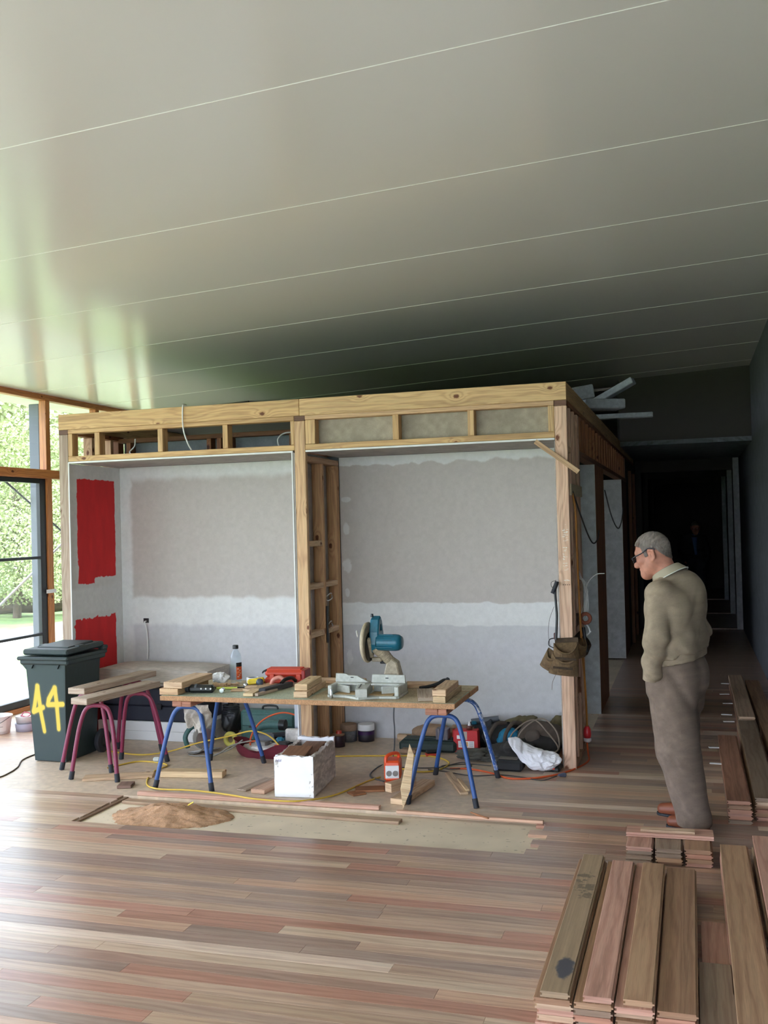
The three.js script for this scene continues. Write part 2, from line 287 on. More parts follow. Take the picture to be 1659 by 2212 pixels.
const RET = boardTex(-0.78, 0, 0, 2.39, 512, 1024, (z, y) => { const k = Math.min(sst(1.03, 1.1, y), 1 - sst(2.26, 2.3, y)) * Math.min(sst(-0.1, -0.05, -z - 0.02), 1); return clamp(0.75 + 0.25 * sst(-0.6, -0.7, z) + 0.2 * Math.min(sst(1.09, 1.12, y), 1 - sst(1.3, 1.34, y)) - 0.5 * Math.min(sst(1.3, 1.34, y), 1) * sst(-0.12, -0.02, z) * 0.8) * (k * 0 + 1); }, (z, y) => {
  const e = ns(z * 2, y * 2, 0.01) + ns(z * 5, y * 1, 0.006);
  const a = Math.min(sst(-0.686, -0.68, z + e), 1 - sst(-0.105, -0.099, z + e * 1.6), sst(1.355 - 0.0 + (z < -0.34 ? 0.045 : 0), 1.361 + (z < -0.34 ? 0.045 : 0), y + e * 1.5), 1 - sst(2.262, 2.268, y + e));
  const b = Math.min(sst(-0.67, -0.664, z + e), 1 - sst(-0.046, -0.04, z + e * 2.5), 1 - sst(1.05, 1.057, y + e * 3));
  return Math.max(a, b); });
{
  const w = struct('wall_front'), S = M.stud, B = M.beam, Hs = 2.638;
  bx(w, 'beam', -4.29, -2.085, 2.68, 2.812, -0.045, 0, B[0], 0.003); bx(w, 'beam', -2.083, 0, 2.68, 2.812, -0.045, 0, B[1], 0.003);
  bx(w, 'stud', -4.29, -4.2, 0, Hs, -0.045, 0, M.greystud, 0.004, 'weathered grey end stud'); bx(w, 'stud', -2.13, -2.04, 0, Hs, -0.045, 0, S[1], 0.004); bx(w, 'stud', -0.09, 0, 0, Hs, -0.045, 0, S[0], 0.004);
  for (const x of [-4.29, -2.13, -0.09]) bx(w, 'packer', x, x + 0.09, Hs + 0.001, 2.679, -0.05, -0.004, M.packer, 0.002, 'dark timber packer');
  bx(w, 'top_plate', -4.199, -2.131, 2.645, 2.679, -0.09, -0.001, B[2], 0.003); bx(w, 'top_plate', -2.039, -0.091, 2.645, 2.679, -0.09, -0.001, S[1], 0.003);
  bx(w, 'header_plate', -4.199, -2.131, 2.408, 2.452, -0.09, -0.001, B[0], 0.003); bx(w, 'header_plate', -2.039, -0.091, 2.408, 2.452, -0.09, -0.001, B[0], 0.003);
  for (const [a, b] of [[-4.198, -4.157], [-3.94, -3.893], [-3.342, -3.296], [-2.753, -2.707], [-2.163, -2.132], [-2.038, -1.955], [-1.321, -1.272], [-0.735, -0.686], [-0.136, -0.092]]) bx(w, 'cripple_stud', a, b, 2.453, 2.644, -0.09, -0.002, B[Math.floor(rnd() * 3)], 0.003);
  bx(w, 'lining_board', -2.039, -0.1, 2.41, 2.66, -0.105, -0.095, W(mat(186, 174, 154, 0.9), grainT, 1.3), 0.001, 'bare plasterboard behind the header studs');
  // rear frame of the niche roof space
  bx(w, 'top_plate', -4.2, -2.13, 2.62, 2.66, -0.88, -0.79, M.brownstud[1], 0.003); bx(w, 'header_plate', -4.2, -2.13, 2.41, 2.45, -0.88, -0.79, M.brownstud[0], 0.003);
  for (const x of [-4.12, -3.3, -3.2, -3.1, -2.5]) bx(w, 'cripple_stud', x, x + 0.045, 2.45, 2.62, -0.88, -0.79, M.brownstud[0], 0.003);
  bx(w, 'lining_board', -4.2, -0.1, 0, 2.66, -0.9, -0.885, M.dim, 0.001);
  bx(w, 'shade_sheet', -4.28, -0.1, 2.815, 2.83, -6.9, -0.35, M.dark, 0.001, 'dark sheet added over the rooms to keep the gap dark');  // unseen dark sheet, added so the gap above the frame stays dark
  // left end frame
  for (const z of [-0.36, -0.66]) bx(w, 'stud', -4.29, -4.2, 0, 2.64, z - 0.045, z, S[3], 0.003);
  bx(w, 'stud', -4.29, -4.2, 0, 2.64, -0.88, -0.79, M.brownstud[1], 0.003);
  bx(w, 'top_plate', -4.29, -4.2, 2.641, 2.679, -0.88, -0.05, M.brownstud[0], 0.003);
  bx(w, 'side_beam', -4.29, -4.245, 2.68, 2.812, -2.2, -0.046, B[2], 0.003);
  // dividing fin
  for (const [z0, z1, m] of [[-0.4, -0.355, 2], [-0.77, -0.7, 2]]) bx(w, 'stud', -2.13, -2.04, 0.046, 2.318, z0, z1, m === 2 ? S[2] : S[0], 0.003);
  bx(w, 'fin_plate', -2.13, -2.04, 2.32, 2.365, -0.77, -0.046, S[3], 0.003); bx(w, 'fin_plate', -2.13, -2.04, 0, 0.045, -0.77, -0.046, S[3], 0.003);
  for (const [y, z0, z1] of [[1.645, -0.354, -0.046], [1.303, -0.354, -0.046], [1.303, -0.699, -0.401], [0.92, -0.354, -0.046], [0.92, -0.699, -0.401]]) bx(w, 'noggin', -2.13, -2.045, y, y + 0.045, z0, z1, M.offcut[1], 0.003);
  bx(w, 'lining_board', -2.145, -2.132, 0, 2.39, -0.78, -0.004, M.paper, 0.001);
  for (const [z0, z1, y] of [[-0.3, -0.12, 1.19], [-0.62, -0.5, 1.2]]) bx(w, 'compound_patch', -2.132, -2.13, y - 0.07, y + 0.07, z0, z1, M.plaster, 0.0005, 'white jointing compound patch');
  for (const x of [-4.19, -2.146]) bx(w, 'stopping_bead', x - 0.012, x - 0.001, 0, 2.4, -0.01, 0.002, M.white, 0.001, 'white edge bead'); 
  for (const [a, b] of [[-4.198, -2.146], [-2.038, -0.092]]) bx(w, 'stopping_bead', a, b, 2.392, 2.406, -0.012, 0.002, M.white, 0.001, 'white edge bead');
  // niche linings
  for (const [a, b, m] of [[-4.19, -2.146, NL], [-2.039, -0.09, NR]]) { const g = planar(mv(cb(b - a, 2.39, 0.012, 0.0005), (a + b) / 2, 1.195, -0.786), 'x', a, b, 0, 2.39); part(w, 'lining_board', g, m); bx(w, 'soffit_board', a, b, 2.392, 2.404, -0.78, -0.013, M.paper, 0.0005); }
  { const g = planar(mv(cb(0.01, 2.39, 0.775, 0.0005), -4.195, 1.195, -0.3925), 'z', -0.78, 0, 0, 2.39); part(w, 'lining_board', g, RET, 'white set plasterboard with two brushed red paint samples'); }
  // right end frame of the niche and the doorways along the corridor
  for (const [z0, z1] of [[-0.24, -0.195], [-0.5, -0.455], [-0.805, -0.7]]) bx(w, 'stud', -0.09, 0, 0.046, 2.64, z0, z1, S[0], 0.003);
  bx(w, 'fin_plate', -0.09, 0, 0, 0.045, -0.805, -0.046, S[3], 0.003);
  bx(w, 'lining_board', -0.103, -0.091, 0, 2.39, -0.78, -0.046, M.paper, 0.001);
  bx(w, 'ply_gusset', 0.001, 0.013, 1.985, 2.07, -0.79, -0.05, M.chipTop, 0.001, 'pale plywood gusset');
  bx(w, 'noggin', -0.09, 0, 2.3, 2.345, -0.194, -0.046, S[1], 0.003); bx(w, 'noggin', -0.09, -0.002, 1.0, 1.09, -0.454, -0.241, M.packer, 0.003); bx(w, 'noggin', -0.09, -0.002, 1.24, 1.33, -0.699, -0.5, S[3], 0.003); bx(w, 'noggin', -0.09, -0.002, 0.5, 0.6, -0.454, -0.241, M.brownstud[2], 0.003);
  bx(w, 'side_beam', -0.045, 0, 2.68, 2.812, -9, -0.046, B[2], 0.003); bx(w, 'top_plate', -0.09, 0, 2.645, 2.679, -9, -0.092, M.brownstud[2], 0.003);
  bx(w, 'lintel', -0.09, 0, 2.318, 2.362, -7, -0.806, M.brownstud[1], 0.003);
  for (let z = -0.95; z > -7; z -= 0.32) bx(w, 'cripple_stud', -0.09, -0.001, 2.363, 2.644, z - 0.045, z, M.brownstud[z > -3 ? 2 : 0], 0.003);
  // cross walls seen through the doorways
  bx(w, 'lining_board', -5.6, -0.001, 0, 2.317, -2.145, -2.13, W(mat(226, 230, 230, 0.9), grainT, 1.3), 0.001); bx(w, 'stud_pack', -0.09, 0, 0, 2.317, -3.1, -2.146, M.brownstud[2], 0.003);
  bx(w, 'lining_board', -5.6, -0.001, 0, 2.317, -5.955, -5.94, M.plaster, 0.001); bx(w, 'stud_pack', -0.09, 0, 0, 2.317, -6.9, -5.956, M.brownstud[1], 0.003);
  bx(w, 'lining_board', -5.6, -4.3, 0, 3.4, -3.9, -3.88, M.dark, 0.001);  // added dark wall closing the passage, keeps window light out of the gap
}
// ---------- trestles, table top, sawhorses ----------
M.blue = W(mat(52, 92, 158, 0.42), grainT, 6); M.maroon = W(mat(142, 42, 78, 0.42), grainT, 6); M.rubber = mat(38, 40, 46, 0.7);
const paintT = tex(256, 256, (u, v) => { const k = fbm(u * 8, v * 8, 4, 8, 8), s = noise(u * 60, v * 60, 60, 60); return s + k > 1.22 ? [212, 214, 214] : mul3([52, 92, 158], 0.85 + 0.3 * k); });
M.splash = mat(255, 255, 255, 0.45, { map: paintT });
function horse(name, label, cat, group, legM, footM, zf, zb, xf, xb, topY, tilt, beams, legLabel) {
  const t = thing(name, label, cat, [0, 0, 0], 0, group);
  const frame = (fl, fr, zt, cx) => [fl, fr].forEach((f, i) => {
    const s = i ? 1 : -1, y = topY;
    const g = tube([[f[0], 0.012, f[1]], [cx + s * 0.135, y * 0.72, zt + (f[1] - zt) * 0.3], [cx + s * 0.1, y * 0.9, zt + (f[1] - zt) * 0.08], [cx + s * 0.075, y - 0.03, zt], [cx + s * 0.04, y - 0.017, zt], [cx, y - 0.016, zt]], 0.0155, 40, 12);
    const l = part(t, 'leg', g, footM && i && f === fr && zt < 0.6 ? footM : legM);
    const d = [f[0] - cx - s * 0.135, -y * 0.72, (f[1] - zt) * 0.7], q = 0.06 / Math.hypot(...d);
    part(l, 'foot_cap', rod([f[0], 0, f[1]], [f[0] - d[0] * q, -d[1] * q, f[1] - d[2] * q], 0.019, 12, 0.0185), M.rubber, 'black rubber foot');
  });
  frame([xf[0], zf], [xf[1], zf], zf - tilt, (xf[0] + xf[1]) / 2); frame([xb[0], zb], [xb[1], zb], zb + tilt, (xb[0] + xb[1]) / 2);
  for (const b of beams) { const o = part(t, 'top_rail', cb(b.w, b.h, b.l, 0.004, 'z'), b.m); o.position.set(...b.p); o.rotation.y = b.r || 0; }
  return t;
}
M.redwood = pine(178, 122, 96);
horse('trestle', 'blue steel trestle under the left end of the table with a rag hanging from it', 'trestle', null, M.blue, null, 1.088, 0.25, [-2.80, -2.36], [-2.80, -2.341], 0.575, 0.09, [{ w: 0.073, h: 0.038, l: 0.76, p: [-2.609, 0.596, 0.72], m: M.redwood }, { w: 0.071, h: 0.038, l: 0.76, p: [-2.536, 0.596, 0.72], m: M.redwood }]);
horse('trestle', 'blue steel trestle with white paint splashes under the right end of the table', 'trestle', null, M.blue, M.splash, 1.1, 0.335, [-0.959, -0.506], [-0.966, -0.51], 0.575, 0.09, [{ w: 0.083, h: 0.04, l: 0.76, p: [-0.785, 0.596, 0.72], m: M.redwood }, { w: 0.06, h: 0.04, l: 0.76, p: [-0.713, 0.596, 0.72], m: M.redwood }]);
horse('sawhorse', 'maroon tubular sawhorse standing nearest the wheelie bin, its plank the higher one', 'sawhorse', null, M.maroon, null, 0.75, 0.02, [-3.797, -3.362], [-3.767, -3.352], 0.585, 0.06, [{ w: 0.152, h: 0.046, l: 0.93, p: [-3.575, 0.612, 0.35], m: M.weather, r: -0.08 }]);
horse('sawhorse', 'maroon tubular sawhorse standing in front of its twin, its plank the lower one', 'sawhorse', null, M.maroon, null, 0.99, 0.35, [-3.549, -3.161], [-3.528, -3.117], 0.55, 0.06, [{ w: 0.152, h: 0.046, l: 0.85, p: [-3.39, 0.575, 0.6], m: M.weather, r: -0.14 }]);
{
  const t = thing('table_top', 'long chipboard table top carrying tools across the two blue trestles', 'table top');
  const a = part(t, 'sheet', cb(2.11, 0.034, 0.48, 0.003), M.chipEdge); a.position.set(-1.685, 0.6335, 0.86);
  bx(a, 'surface_skin', -1.05, 1.05, 0.0172, 0.0182, -0.238, 0.236, M.green, 0.0004, 'pale green dusty surface');
  const b = part(t, 'sheet', cb(2.11, 0.034, 0.235, 0.003), M.chipEdge); b.position.set(-1.68, 0.6355, 0.5);
  bx(b, 'surface_skin', -1.05, 1.05, 0.0172, 0.0182, -0.116, 0.116, M.chipTop, 0.0004, 'dusty grey beige surface');
  const skin = part(a, 'dust_patch', cb(1.0, 0.0006, 0.46, 0.0002), M.chipTop, 'sawdust coated right half'); skin.position.set(0.54, 0.0186, 0);
}
const TY = 0.6535;
function lump(name, label, w, h, d, x, y, z, ry, m, group) { return solo(name, label, 'offcut', cb(w, h, d, 0.003, d > w ? 'z' : 'x'), m, [x, y + h / 2, z], ry, group); }
// offcuts on the table
lump('timber_offcut', 'thick pine block, lower of the pair on the left table end', 0.147, 0.044, 0.44, -2.675, TY, 0.86, -0.03, M.offcut[2]);
lump('timber_offcut', 'pine block with brown stripes, upper of the pair on the left table end', 0.147, 0.044, 0.44, -2.645, TY + 0.045, 0.855, -0.03, M.offcut[0]);
lump('timber_offcut', 'pale pine block, lower of the pair in the middle of the table edge', 0.095, 0.042, 0.5, -1.73, TY, 0.8, 0.1, M.offcut[1]);
lump('timber_offcut', 'shorter pale pine block, upper of the pair in the middle of the table edge', 0.09, 0.042, 0.38, -1.735, TY + 0.043, 0.82, 0.1, M.offcut[3]);
lump('timber_offcut', 'yellow pine block, lower of the pair on the right end of the table', 0.083, 0.04, 0.47, -0.735, TY, 0.85, 0.0, M.offcut[3]);
lump('timber_offcut', 'pale pine block, upper of the pair on the right end of the table', 0.09, 0.042, 0.4, -0.74, TY + 0.041, 0.88, 0.02, M.offcut[1]);
lump('timber_offcut', 'small pale offcut at the table edge in front of the yellow trimmer', 0.072, 0.022, 0.2, -2.1, TY, 0.95, 0.1, M.offcut[3]);
lump('timber_offcut', 'flat brown offcut behind the small pale one', 0.09, 0.018, 0.3, -2.14, TY + 0.0002, 0.73, -0.25, M.offcut[0]);
lump('timber_strip', 'thin greyed strip of wood beside the black sanding float', 0.03, 0.02, 0.5, -1.99, TY, 0.79, -0.18, M.weather);
lump('cardboard_scrap', 'square cardboard scrap on the green table surface', 0.085, 0.012, 0.08, -2.27, TY, 0.84, 0.3, M.offcut[2]);
lump('cardboard_scrap', 'cardboard scrap behind another one on the green table surface', 0.09, 0.02, 0.07, -2.2, TY, 0.74, 0.1, M.offcut[0]);
lump('timber_strip', 'long thin lath lying behind the mitre saw', 0.5, 0.02, 0.035, -1.7, TY + 0.002, 0.46, 0.04, M.offcut[2]);
lump('timber_strip', 'pale lath lying along the back edge of the table', 0.42, 0.035, 0.04, -1.66, TY + 0.002, 0.41, 0.0, M.offcut[0]);
lump('timber_offcut', 'brown board offcut behind the right side of the mitre saw', 0.28, 0.03, 0.13, -0.98, TY + 0.002, 0.5, 0.12, M.offcut[2]);
lump('timber_offcut', 'thin grey-ended board lying slantwise between the saw and the right blocks', 0.11, 0.025, 0.36, -0.88, TY, 0.87, 0.28, M.weather);
{ // hand tools on the table
  let t = thing('cordless_tool', 'black cordless tool lying flat beside the left timber blocks', 'power tool', [-2.49, TY, 0.95], 0.12);
  const body = part(t, 'body', mv(cb(0.19, 0.055, 0.06, 0.018), 0, 0.028, 0), M.black); part(t, 'collar', mv(cyl(0.03, 0.03, 0.016, 18), 0, 0, 0, 0, 0, Math.PI / 2).translate(-0.04, 0.031, 0), M.steel);
  for (const x of [0.005, 0.04, 0.075]) part(body, 'screw', mv(cyl(0.006, 0.006, 0.004, 10), x, 0.032, 0.0315, Math.PI / 2), M.white);
  part(t, 'nose', mv(cyl(0.024, 0.027, 0.03, 16), 0, 0, 0, 0, 0, Math.PI / 2).translate(-0.107, 0.028, 0), M.rubber);
  M.lime = mat(196, 206, 88, 0.5); solo('marker_pen', 'lime yellow marker pen lying on the green table surface', 'pen', mv(cyl(0.009, 0.009, 0.15, 12), 0, 0, 0, 0, 0, Math.PI / 2).translate(0, 0.0095, 0), M.lime, [-2.37, TY, 0.8], 0.2);
  M.chrome = mat(200, 204, 210, 0.22, { metalness: 0.9 });
  solo('socket', 'hexagonal chrome socket near the table edge', 'socket', mv(cyl(0.017, 0.017, 0.05, 6), 0, 0, 0, Math.PI / 2).translate(0, 0.0165, 0), M.chrome, [-2.345, TY, 0.925], 0.25);
  t = thing('adjustable_spanner', 'small steel spanner with a round head on the table behind the marker pen', 'spanner', [-2.27, TY, 0.72], 0.5); part(t, 'handle', mv(cb(0.12, 0.008, 0.018, 0.003), -0.06, 0.006, 0), M.black); part(t, 'head', mv(new THREE.SphereGeometry(0.019, 14, 10), 0.01, 0.019, 0), M.chrome);
  // bottle
  t = thing('water_bottle', 'clear plastic bottle with black cap and orange label standing on the table', 'bottle', [-2.44, TY + 0.0005, 0.5], 0.3);
  M.pet = new THREE.MeshPhysicalMaterial({ color: C(240, 246, 250), roughness: 0.04, transmission: 1, thickness: 0, ior: 1.45 });
  part(t, 'body', lathe([[0.0001, 0], [0.036, 0], [0.042, 0.006], [0.043, 0.08], [0.0425, 0.1], [0.0425, 0.145], [0.039, 0.15], [0.0425, 0.155], [0.0425, 0.185], [0.038, 0.21], [0.024, 0.235], [0.018, 0.245], [0.018, 0.258]], 20), M.pet);
  part(t, 'cap', mv(lathe([[0.0001, 0], [0.021, 0], [0.022, 0.004], [0.022, 0.024], [0.02, 0.028], [0.0001, 0.028]], 20), 0, 0.252, 0), M.black);
  const lab = document.createElement('canvas'); lab.width = 128; lab.height = 256; const x = lab.getContext('2d'); x.fillStyle = '#c8501c'; x.fillRect(0, 0, 128, 256); x.fillStyle = '#1c1816'; x.fillRect(0, 0, 128, 62); x.fillStyle = '#e8ddd0'; for (let i = 0; i < 6; i++) x.fillRect(12 + (i * 37) % 60, 90 + i * 24, 34, 8); x.fillStyle = '#d86a30'; x.fillRect(0, 140, 128, 20);
  const lt = new THREE.CanvasTexture(lab); lt.colorSpace = THREE.SRGBColorSpace;
  part(t, 'label', mv(new THREE.CylinderGeometry(0.0436, 0.0436, 0.125, 10, 1, true, 0.2, 1.3), 0, 0.09, 0), mat(255, 255, 255, 0.6, { map: lt, side: THREE.DoubleSide }), 'orange and black paper label');
  // tape roll, trimmer, cord, red case
  t = thing('tape_roll', 'white roll of masking tape lying flat on the table', 'tape', [-2.285, TY, 0.535]); part(t, 'roll', lathe([[0.03, 0], [0.05, 0], [0.05, 0.048], [0.03, 0.048], [0.03, 0]], 28), M.white); part(t, 'core', lathe([[0.029, 0.001], [0.0299, 0.001], [0.0299, 0.047], [0.029, 0.047], [0.029, 0.001]], 28), mat(150, 160, 176, 0.7));
  M.yellow = mat(236, 206, 52, 0.4);
  solo('tape_measure', 'bright yellow wedge-shaped tool on the table in front of the tape roll', 'tool', mv(warp(cb(0.12, 0.04, 0.045, 0.008), (v) => { v.y += v.x * 0.12; }), 0, 0.032, 0), M.yellow, [-2.235, TY, 0.6], 0.35);
  t = thing('screwdriver', 'screwdriver with black and yellow handle lying behind the yellow tool', 'screwdriver', [-2.2, TY, 0.49], -0.1); part(t, 'handle', mv(cyl(0.014, 0.016, 0.09, 12), 0, 0, 0, 0, 0, Math.PI / 2).translate(0, 0.017, 0), mat(190, 160, 40, 0.4)); part(t, 'grip', mv(cyl(0.0185, 0.0185, 0.035, 12), 0, 0, 0, 0, 0, Math.PI / 2).translate(-0.055, 0.019, 0), M.rubber); part(t, 'shaft', mv(cyl(0.004, 0.004, 0.1, 8), 0, 0, 0, 0, 0, Math.PI / 2).translate(0.09, 0.017, 0), M.chrome);
  M.redcase = mat(196, 66, 44, 0.42);
  t = thing('drill_bit_case', 'orange red plastic case with a moulded handle lying at the back of the table', 'tool case', [-2.05, TY, 0.455], 0.12);
  part(t, 'lower_shell', mv(cb(0.3, 0.05, 0.16, 0.014), 0, 0.026, 0), M.redcase); part(t, 'upper_shell', mv(cb(0.3, 0.05, 0.15, 0.018), 0, 0.078, -0.005), M.redcase);
  for (const z of [-0.045, 0, 0.045]) part(t, 'rib', mv(cb(0.26, 0.012, 0.022, 0.004), -0.01, 0.106, z - 0.005), M.redcase); for (const s of [-0.09, 0.11]) part(t, 'latch', mv(cb(0.035, 0.05, 0.012, 0.004), s, 0.052, 0.08), M.redcase); part(t, 'end_cap', mv(cb(0.03, 0.1, 0.16, 0.006), 0.145, 0.052, 0), mat(150, 34, 34, 0.45), 'darker red end');
  t = thing('plane_with_knob', 'red hand tool with dark knob and curled clear wrapper in front of the red case', 'hand tool', [-2.08, TY, 0.63], 0.15);
  part(t, 'sole', mv(cb(0.22, 0.016, 0.06, 0.006), 0, 0.009, 0), M.redcase); part(t, 'handle', tube([[-0.02, 0.014, 0], [0.0, 0.05, 0], [0.05, 0.065, 0], [0.09, 0.03, 0], [0.095, 0.014, 0]], 0.016, 30, 10), mat(206, 130, 112, 0.25)); part(t, 'knob', mv(new THREE.SphereGeometry(0.027, 16, 12), -0.1, 0.035, 0.015), mat(70, 82, 98, 0.4));
  t = thing('hex_key_set', 'fan of black hex keys standing out over the red tool', 'hex keys', [-2.19, TY, 0.46]); for (let i = 0; i < 5; i++) part(t, 'key', tube([[0.1, 0.01 + i * 0.01, 0], [0, 0.07 + i * 0.008, 0.01 * i], [-0.05 + i * 0.012, 0.082 + i * 0.006, 0.012 * i], [-0.055 + i * 0.012, 0.066 + i * 0.006, 0.012 * i]], 0.003, 20, 6), M.black);
  t = thing('sanding_float', 'black sanding float with long handle lying on the greyed strip', 'sanding float', [-1.965, TY, 0.84], -0.22); part(t, 'pad', mv(cb(0.06, 0.035, 0.34, 0.005), -0.05, 0.018, -0.06), mat(52, 54, 58, 0.7)); part(t, 'grip', tube([[-0.05, 0.036, -0.12], [-0.045, 0.058, -0.16], [-0.045, 0.058, -0.25], [-0.05, 0.03, -0.3]], 0.014, 24, 10), M.black);
  solo('paper_scrap', 'crumpled white paper scrap behind the left timber blocks', 'paper', blob(0.06, 0.045, 0.05, 0.55, 2.2, 4, 8), M.white, [-2.52, TY, 0.6]);
  solo('shavings_heap', 'small heap of wood chips and scraps beside the crumpled paper', 'wood chips', merge(Array.from({ length: 40 }, (_, i) => mv(cb(rr(0.015, 0.05), rr(0.003, 0.012), rr(0.01, 0.03), 0.001), rr(-0.09, 0.09), 0.006 + rr(0, 0.024), rr(-0.05, 0.05), rr(-0.3, 0.3), rr(0, 3), 0))), M.offcut[2], [-2.43, TY, 0.72], 0, null).userData.kind = 'stuff';
  t = thing('steel_cylinder', 'upright steel socket cylinder in front of the left saw fence', 'socket', [-1.49, TY, 1.03]); part(t, 'barrel', lathe([[0.0001, 0], [0.012, 0], [0.012, 0.03], [0.009, 0.032], [0.009, 0.06], [0.0001, 0.062]], 14), M.chrome);
  t = thing('nail_bar', 'dark wrecking tool with curled claw resting on the offcuts right of the saw', 'pry bar', [-0.9, TY + 0.05, 0.58], 0.5); part(t, 'bar', tube([[-0.1, -0.035, 0.0], [-0.04, -0.03, 0], [0.03, -0.012, 0], [0.08, 0.01, 0], [0.1, 0.002, 0]], 0.012, 30, 8), M.black); part(t, 'claw', mv(cb(0.05, 0.018, 0.04, 0.004), 0.09, 0.008, 0, 0, 0, 0.5), M.rubber);
}
{ // mitre saw
  const t = thing('mitre_saw', 'mitre saw with teal motor and pale cast base standing on the table', 'mitre saw', [-1.285, TY, 0.86]);
  M.cast = W(mat(206, 208, 198, 0.5), grainT, 3); M.tan = W(mat(214, 200, 174, 0.55), wornT, 3); M.teal = W(mat(18, 108, 132, 0.34), grainT, 4); M.saw = W(mat(196, 168, 124, 0.9), chipT, 3);
  const base = part(t, 'base_tray', ext([[-0.25, 0.1], [0.25, 0.1], [0.25, -0.12], [0.235, -0.135], [0.12, -0.14], [0, -0.21], [-0.12, -0.14], [-0.24, -0.135], [-0.25, -0.12]], 0.012, 0.002).rotateX(-Math.PI / 2).translate(0, 0.002, 0), M.cast);
  for (const s of [-1, 1]) { part(t, 'wing', mv(cb(0.03, 0.062, 0.22, 0.005), s * 0.234, 0.046, 0.01), M.cast); part(t, 'wing', mv(cb(0.21, 0.055, 0.02, 0.004), s * 0.13, 0.042, -0.05), M.cast); part(t, 'wing', mv(cb(0.22, 0.014, 0.13, 0.004), s * 0.13, 0.07, -0.06), M.cast); part(t, 'wing', mv(cb(0.13, 0.05, 0.016, 0.004), s * 0.17, 0.042, 0.03, 0, s * 0.5), M.cast); }
  part(t, 'sawdust', mv(cb(0.17, 0.006, 0.13, 0.002), 0.12, 0.0175, 0.045), M.saw, 'sawdust lying in the base'); part(t, 'sawdust', mv(cb(0.15, 0.006, 0.12, 0.002), -0.13, 0.0175, 0.045), M.saw);
  const arm = part(t, 'turntable_arm', mv(ext([[-0.035, -0.2], [0.035, -0.2], [0.045, 0.1], [-0.045, 0.1]], 0.05, 0.004).rotateX(-Math.PI / 2), 0, 0.016, 0.0, 0, 0.22).translate(-0.03, 0, 0), M.cast); part(arm, 'blade_slot', mv(cb(0.008, 0.003, 0.24, 0.001), -0.04, 0.0715, 0.04, 0, 0.22), M.black);
  part(t, 'fence', ext([[0.0, 0.078], [0.235, 0.078], [0.232, 0.128], [0.004, 0.13]], 0.012, 0.002).translate(0.012, 0, -0.06), M.cast, 'right fence'); part(t, 'fence', ext([[-0.25, 0.078], [-0.015, 0.078], [-0.095, 0.118], [-0.16, 0.12], [-0.172, 0.13], [-0.246, 0.132]], 0.012, 0.002).translate(0, 0, -0.06), M.cast, 'left fence');
  for (const x of [0.12, -0.13]) part(t, 'slot', mv(cb(0.022, 0.006, 0.004, 0.001), x, 0.108, -0.046), M.black);
  part(t, 'pivot_bracket', ext([[0.06, 0.02], [0.2, 0.02], [0.185, 0.1], [0.16, 0.2], [0.13, 0.22], [0.1, 0.19], [0.075, 0.1]], 0.07, 0.008).translate(0.0, 0, -0.2), M.tan); part(t, 'bracket_arch', mv(cyl(0.028, 0.028, 0.075, 18), 0.135, 0.11, -0.165, Math.PI / 2), mat(150, 132, 108, 0.7)); part(t, 'clamp_screw', mv(cyl(0.016, 0.016, 0.035, 14), 0.175, 0.075, -0.115), M.chrome);
  part(t, 'head_arm', rod([0.12, 0.2, -0.165], [0.03, 0.32, -0.1], 0.034, 14, 0.05), M.tan); part(t, 'link_bracket', mv(cb(0.07, 0.03, 0.04, 0.006), 0.03, 0.225, -0.12), M.tan); part(t, 'pivot_pin', mv(cyl(0.012, 0.012, 0.12, 12), 0.1, 0.2, -0.165, 0, 0, Math.PI / 2), M.black);
  const gx = -0.045, gy = 0.345, gz = -0.09;
  part(t, 'upper_guard', mv(lathe([[0.0001, 0], [0.12, 0], [0.136, 0.008], [0.14, 0.022], [0.134, 0.032], [0.126, 0.03], [0.05, 0.03], [0.0001, 0.03]], 44), gx, gy, gz, 0, 0, -Math.PI / 2), M.tan); part(t, 'blade', mv(lathe([[0.0001, 0], [0.1, 0], [0.1, 0.003], [0.0001, 0.003]], 44), gx + 0.033, gy - 0.03, gz, 0, 0, -Math.PI / 2), M.black); part(t, 'guard_link', rod([gx + 0.04, gy + 0.03, gz + 0.05], [gx + 0.04, gy - 0.1, gz - 0.01], 0.016, 10), M.tan); part(t, 'depth_lever', mv(cb(0.006, 0.05, 0.012, 0.002), gx - 0.02, gy + 0.07, gz + 0.11, 0.5), M.white);
  part(t, 'gear_housing', mv(ext([[-0.04, -0.07], [0.04, -0.075], [0.062, -0.02], [0.055, 0.05], [0.03, 0.13], [0.005, 0.158], [-0.03, 0.14], [-0.055, 0.06], [-0.058, -0.02]], 0.05, 0.008, [[[-0.026, 0.065], [-0.012, 0.115], [0.012, 0.115], [0.03, 0.065]]]), gx + 0.05, gy + 0.01, gz - 0.03, 0, Math.PI / 2), M.teal);
  part(t, 'motor', mv(lathe([[0.0001, 0], [0.052, 0], [0.056, 0.01], [0.058, 0.13], [0.054, 0.155], [0.04, 0.176], [0.0001, 0.178]], 28), gx + 0.09, gy + 0.0, gz, 0, 0, -Math.PI / 2), M.teal); for (const a of [-0.5, 0.4, 1.2]) part(t, 'motor_rib', mv(cb(0.12, 0.006, 0.01, 0.002), gx + 0.15, gy + 0.058 * Math.sin(a), gz + 0.058 * Math.cos(a)), M.teal);
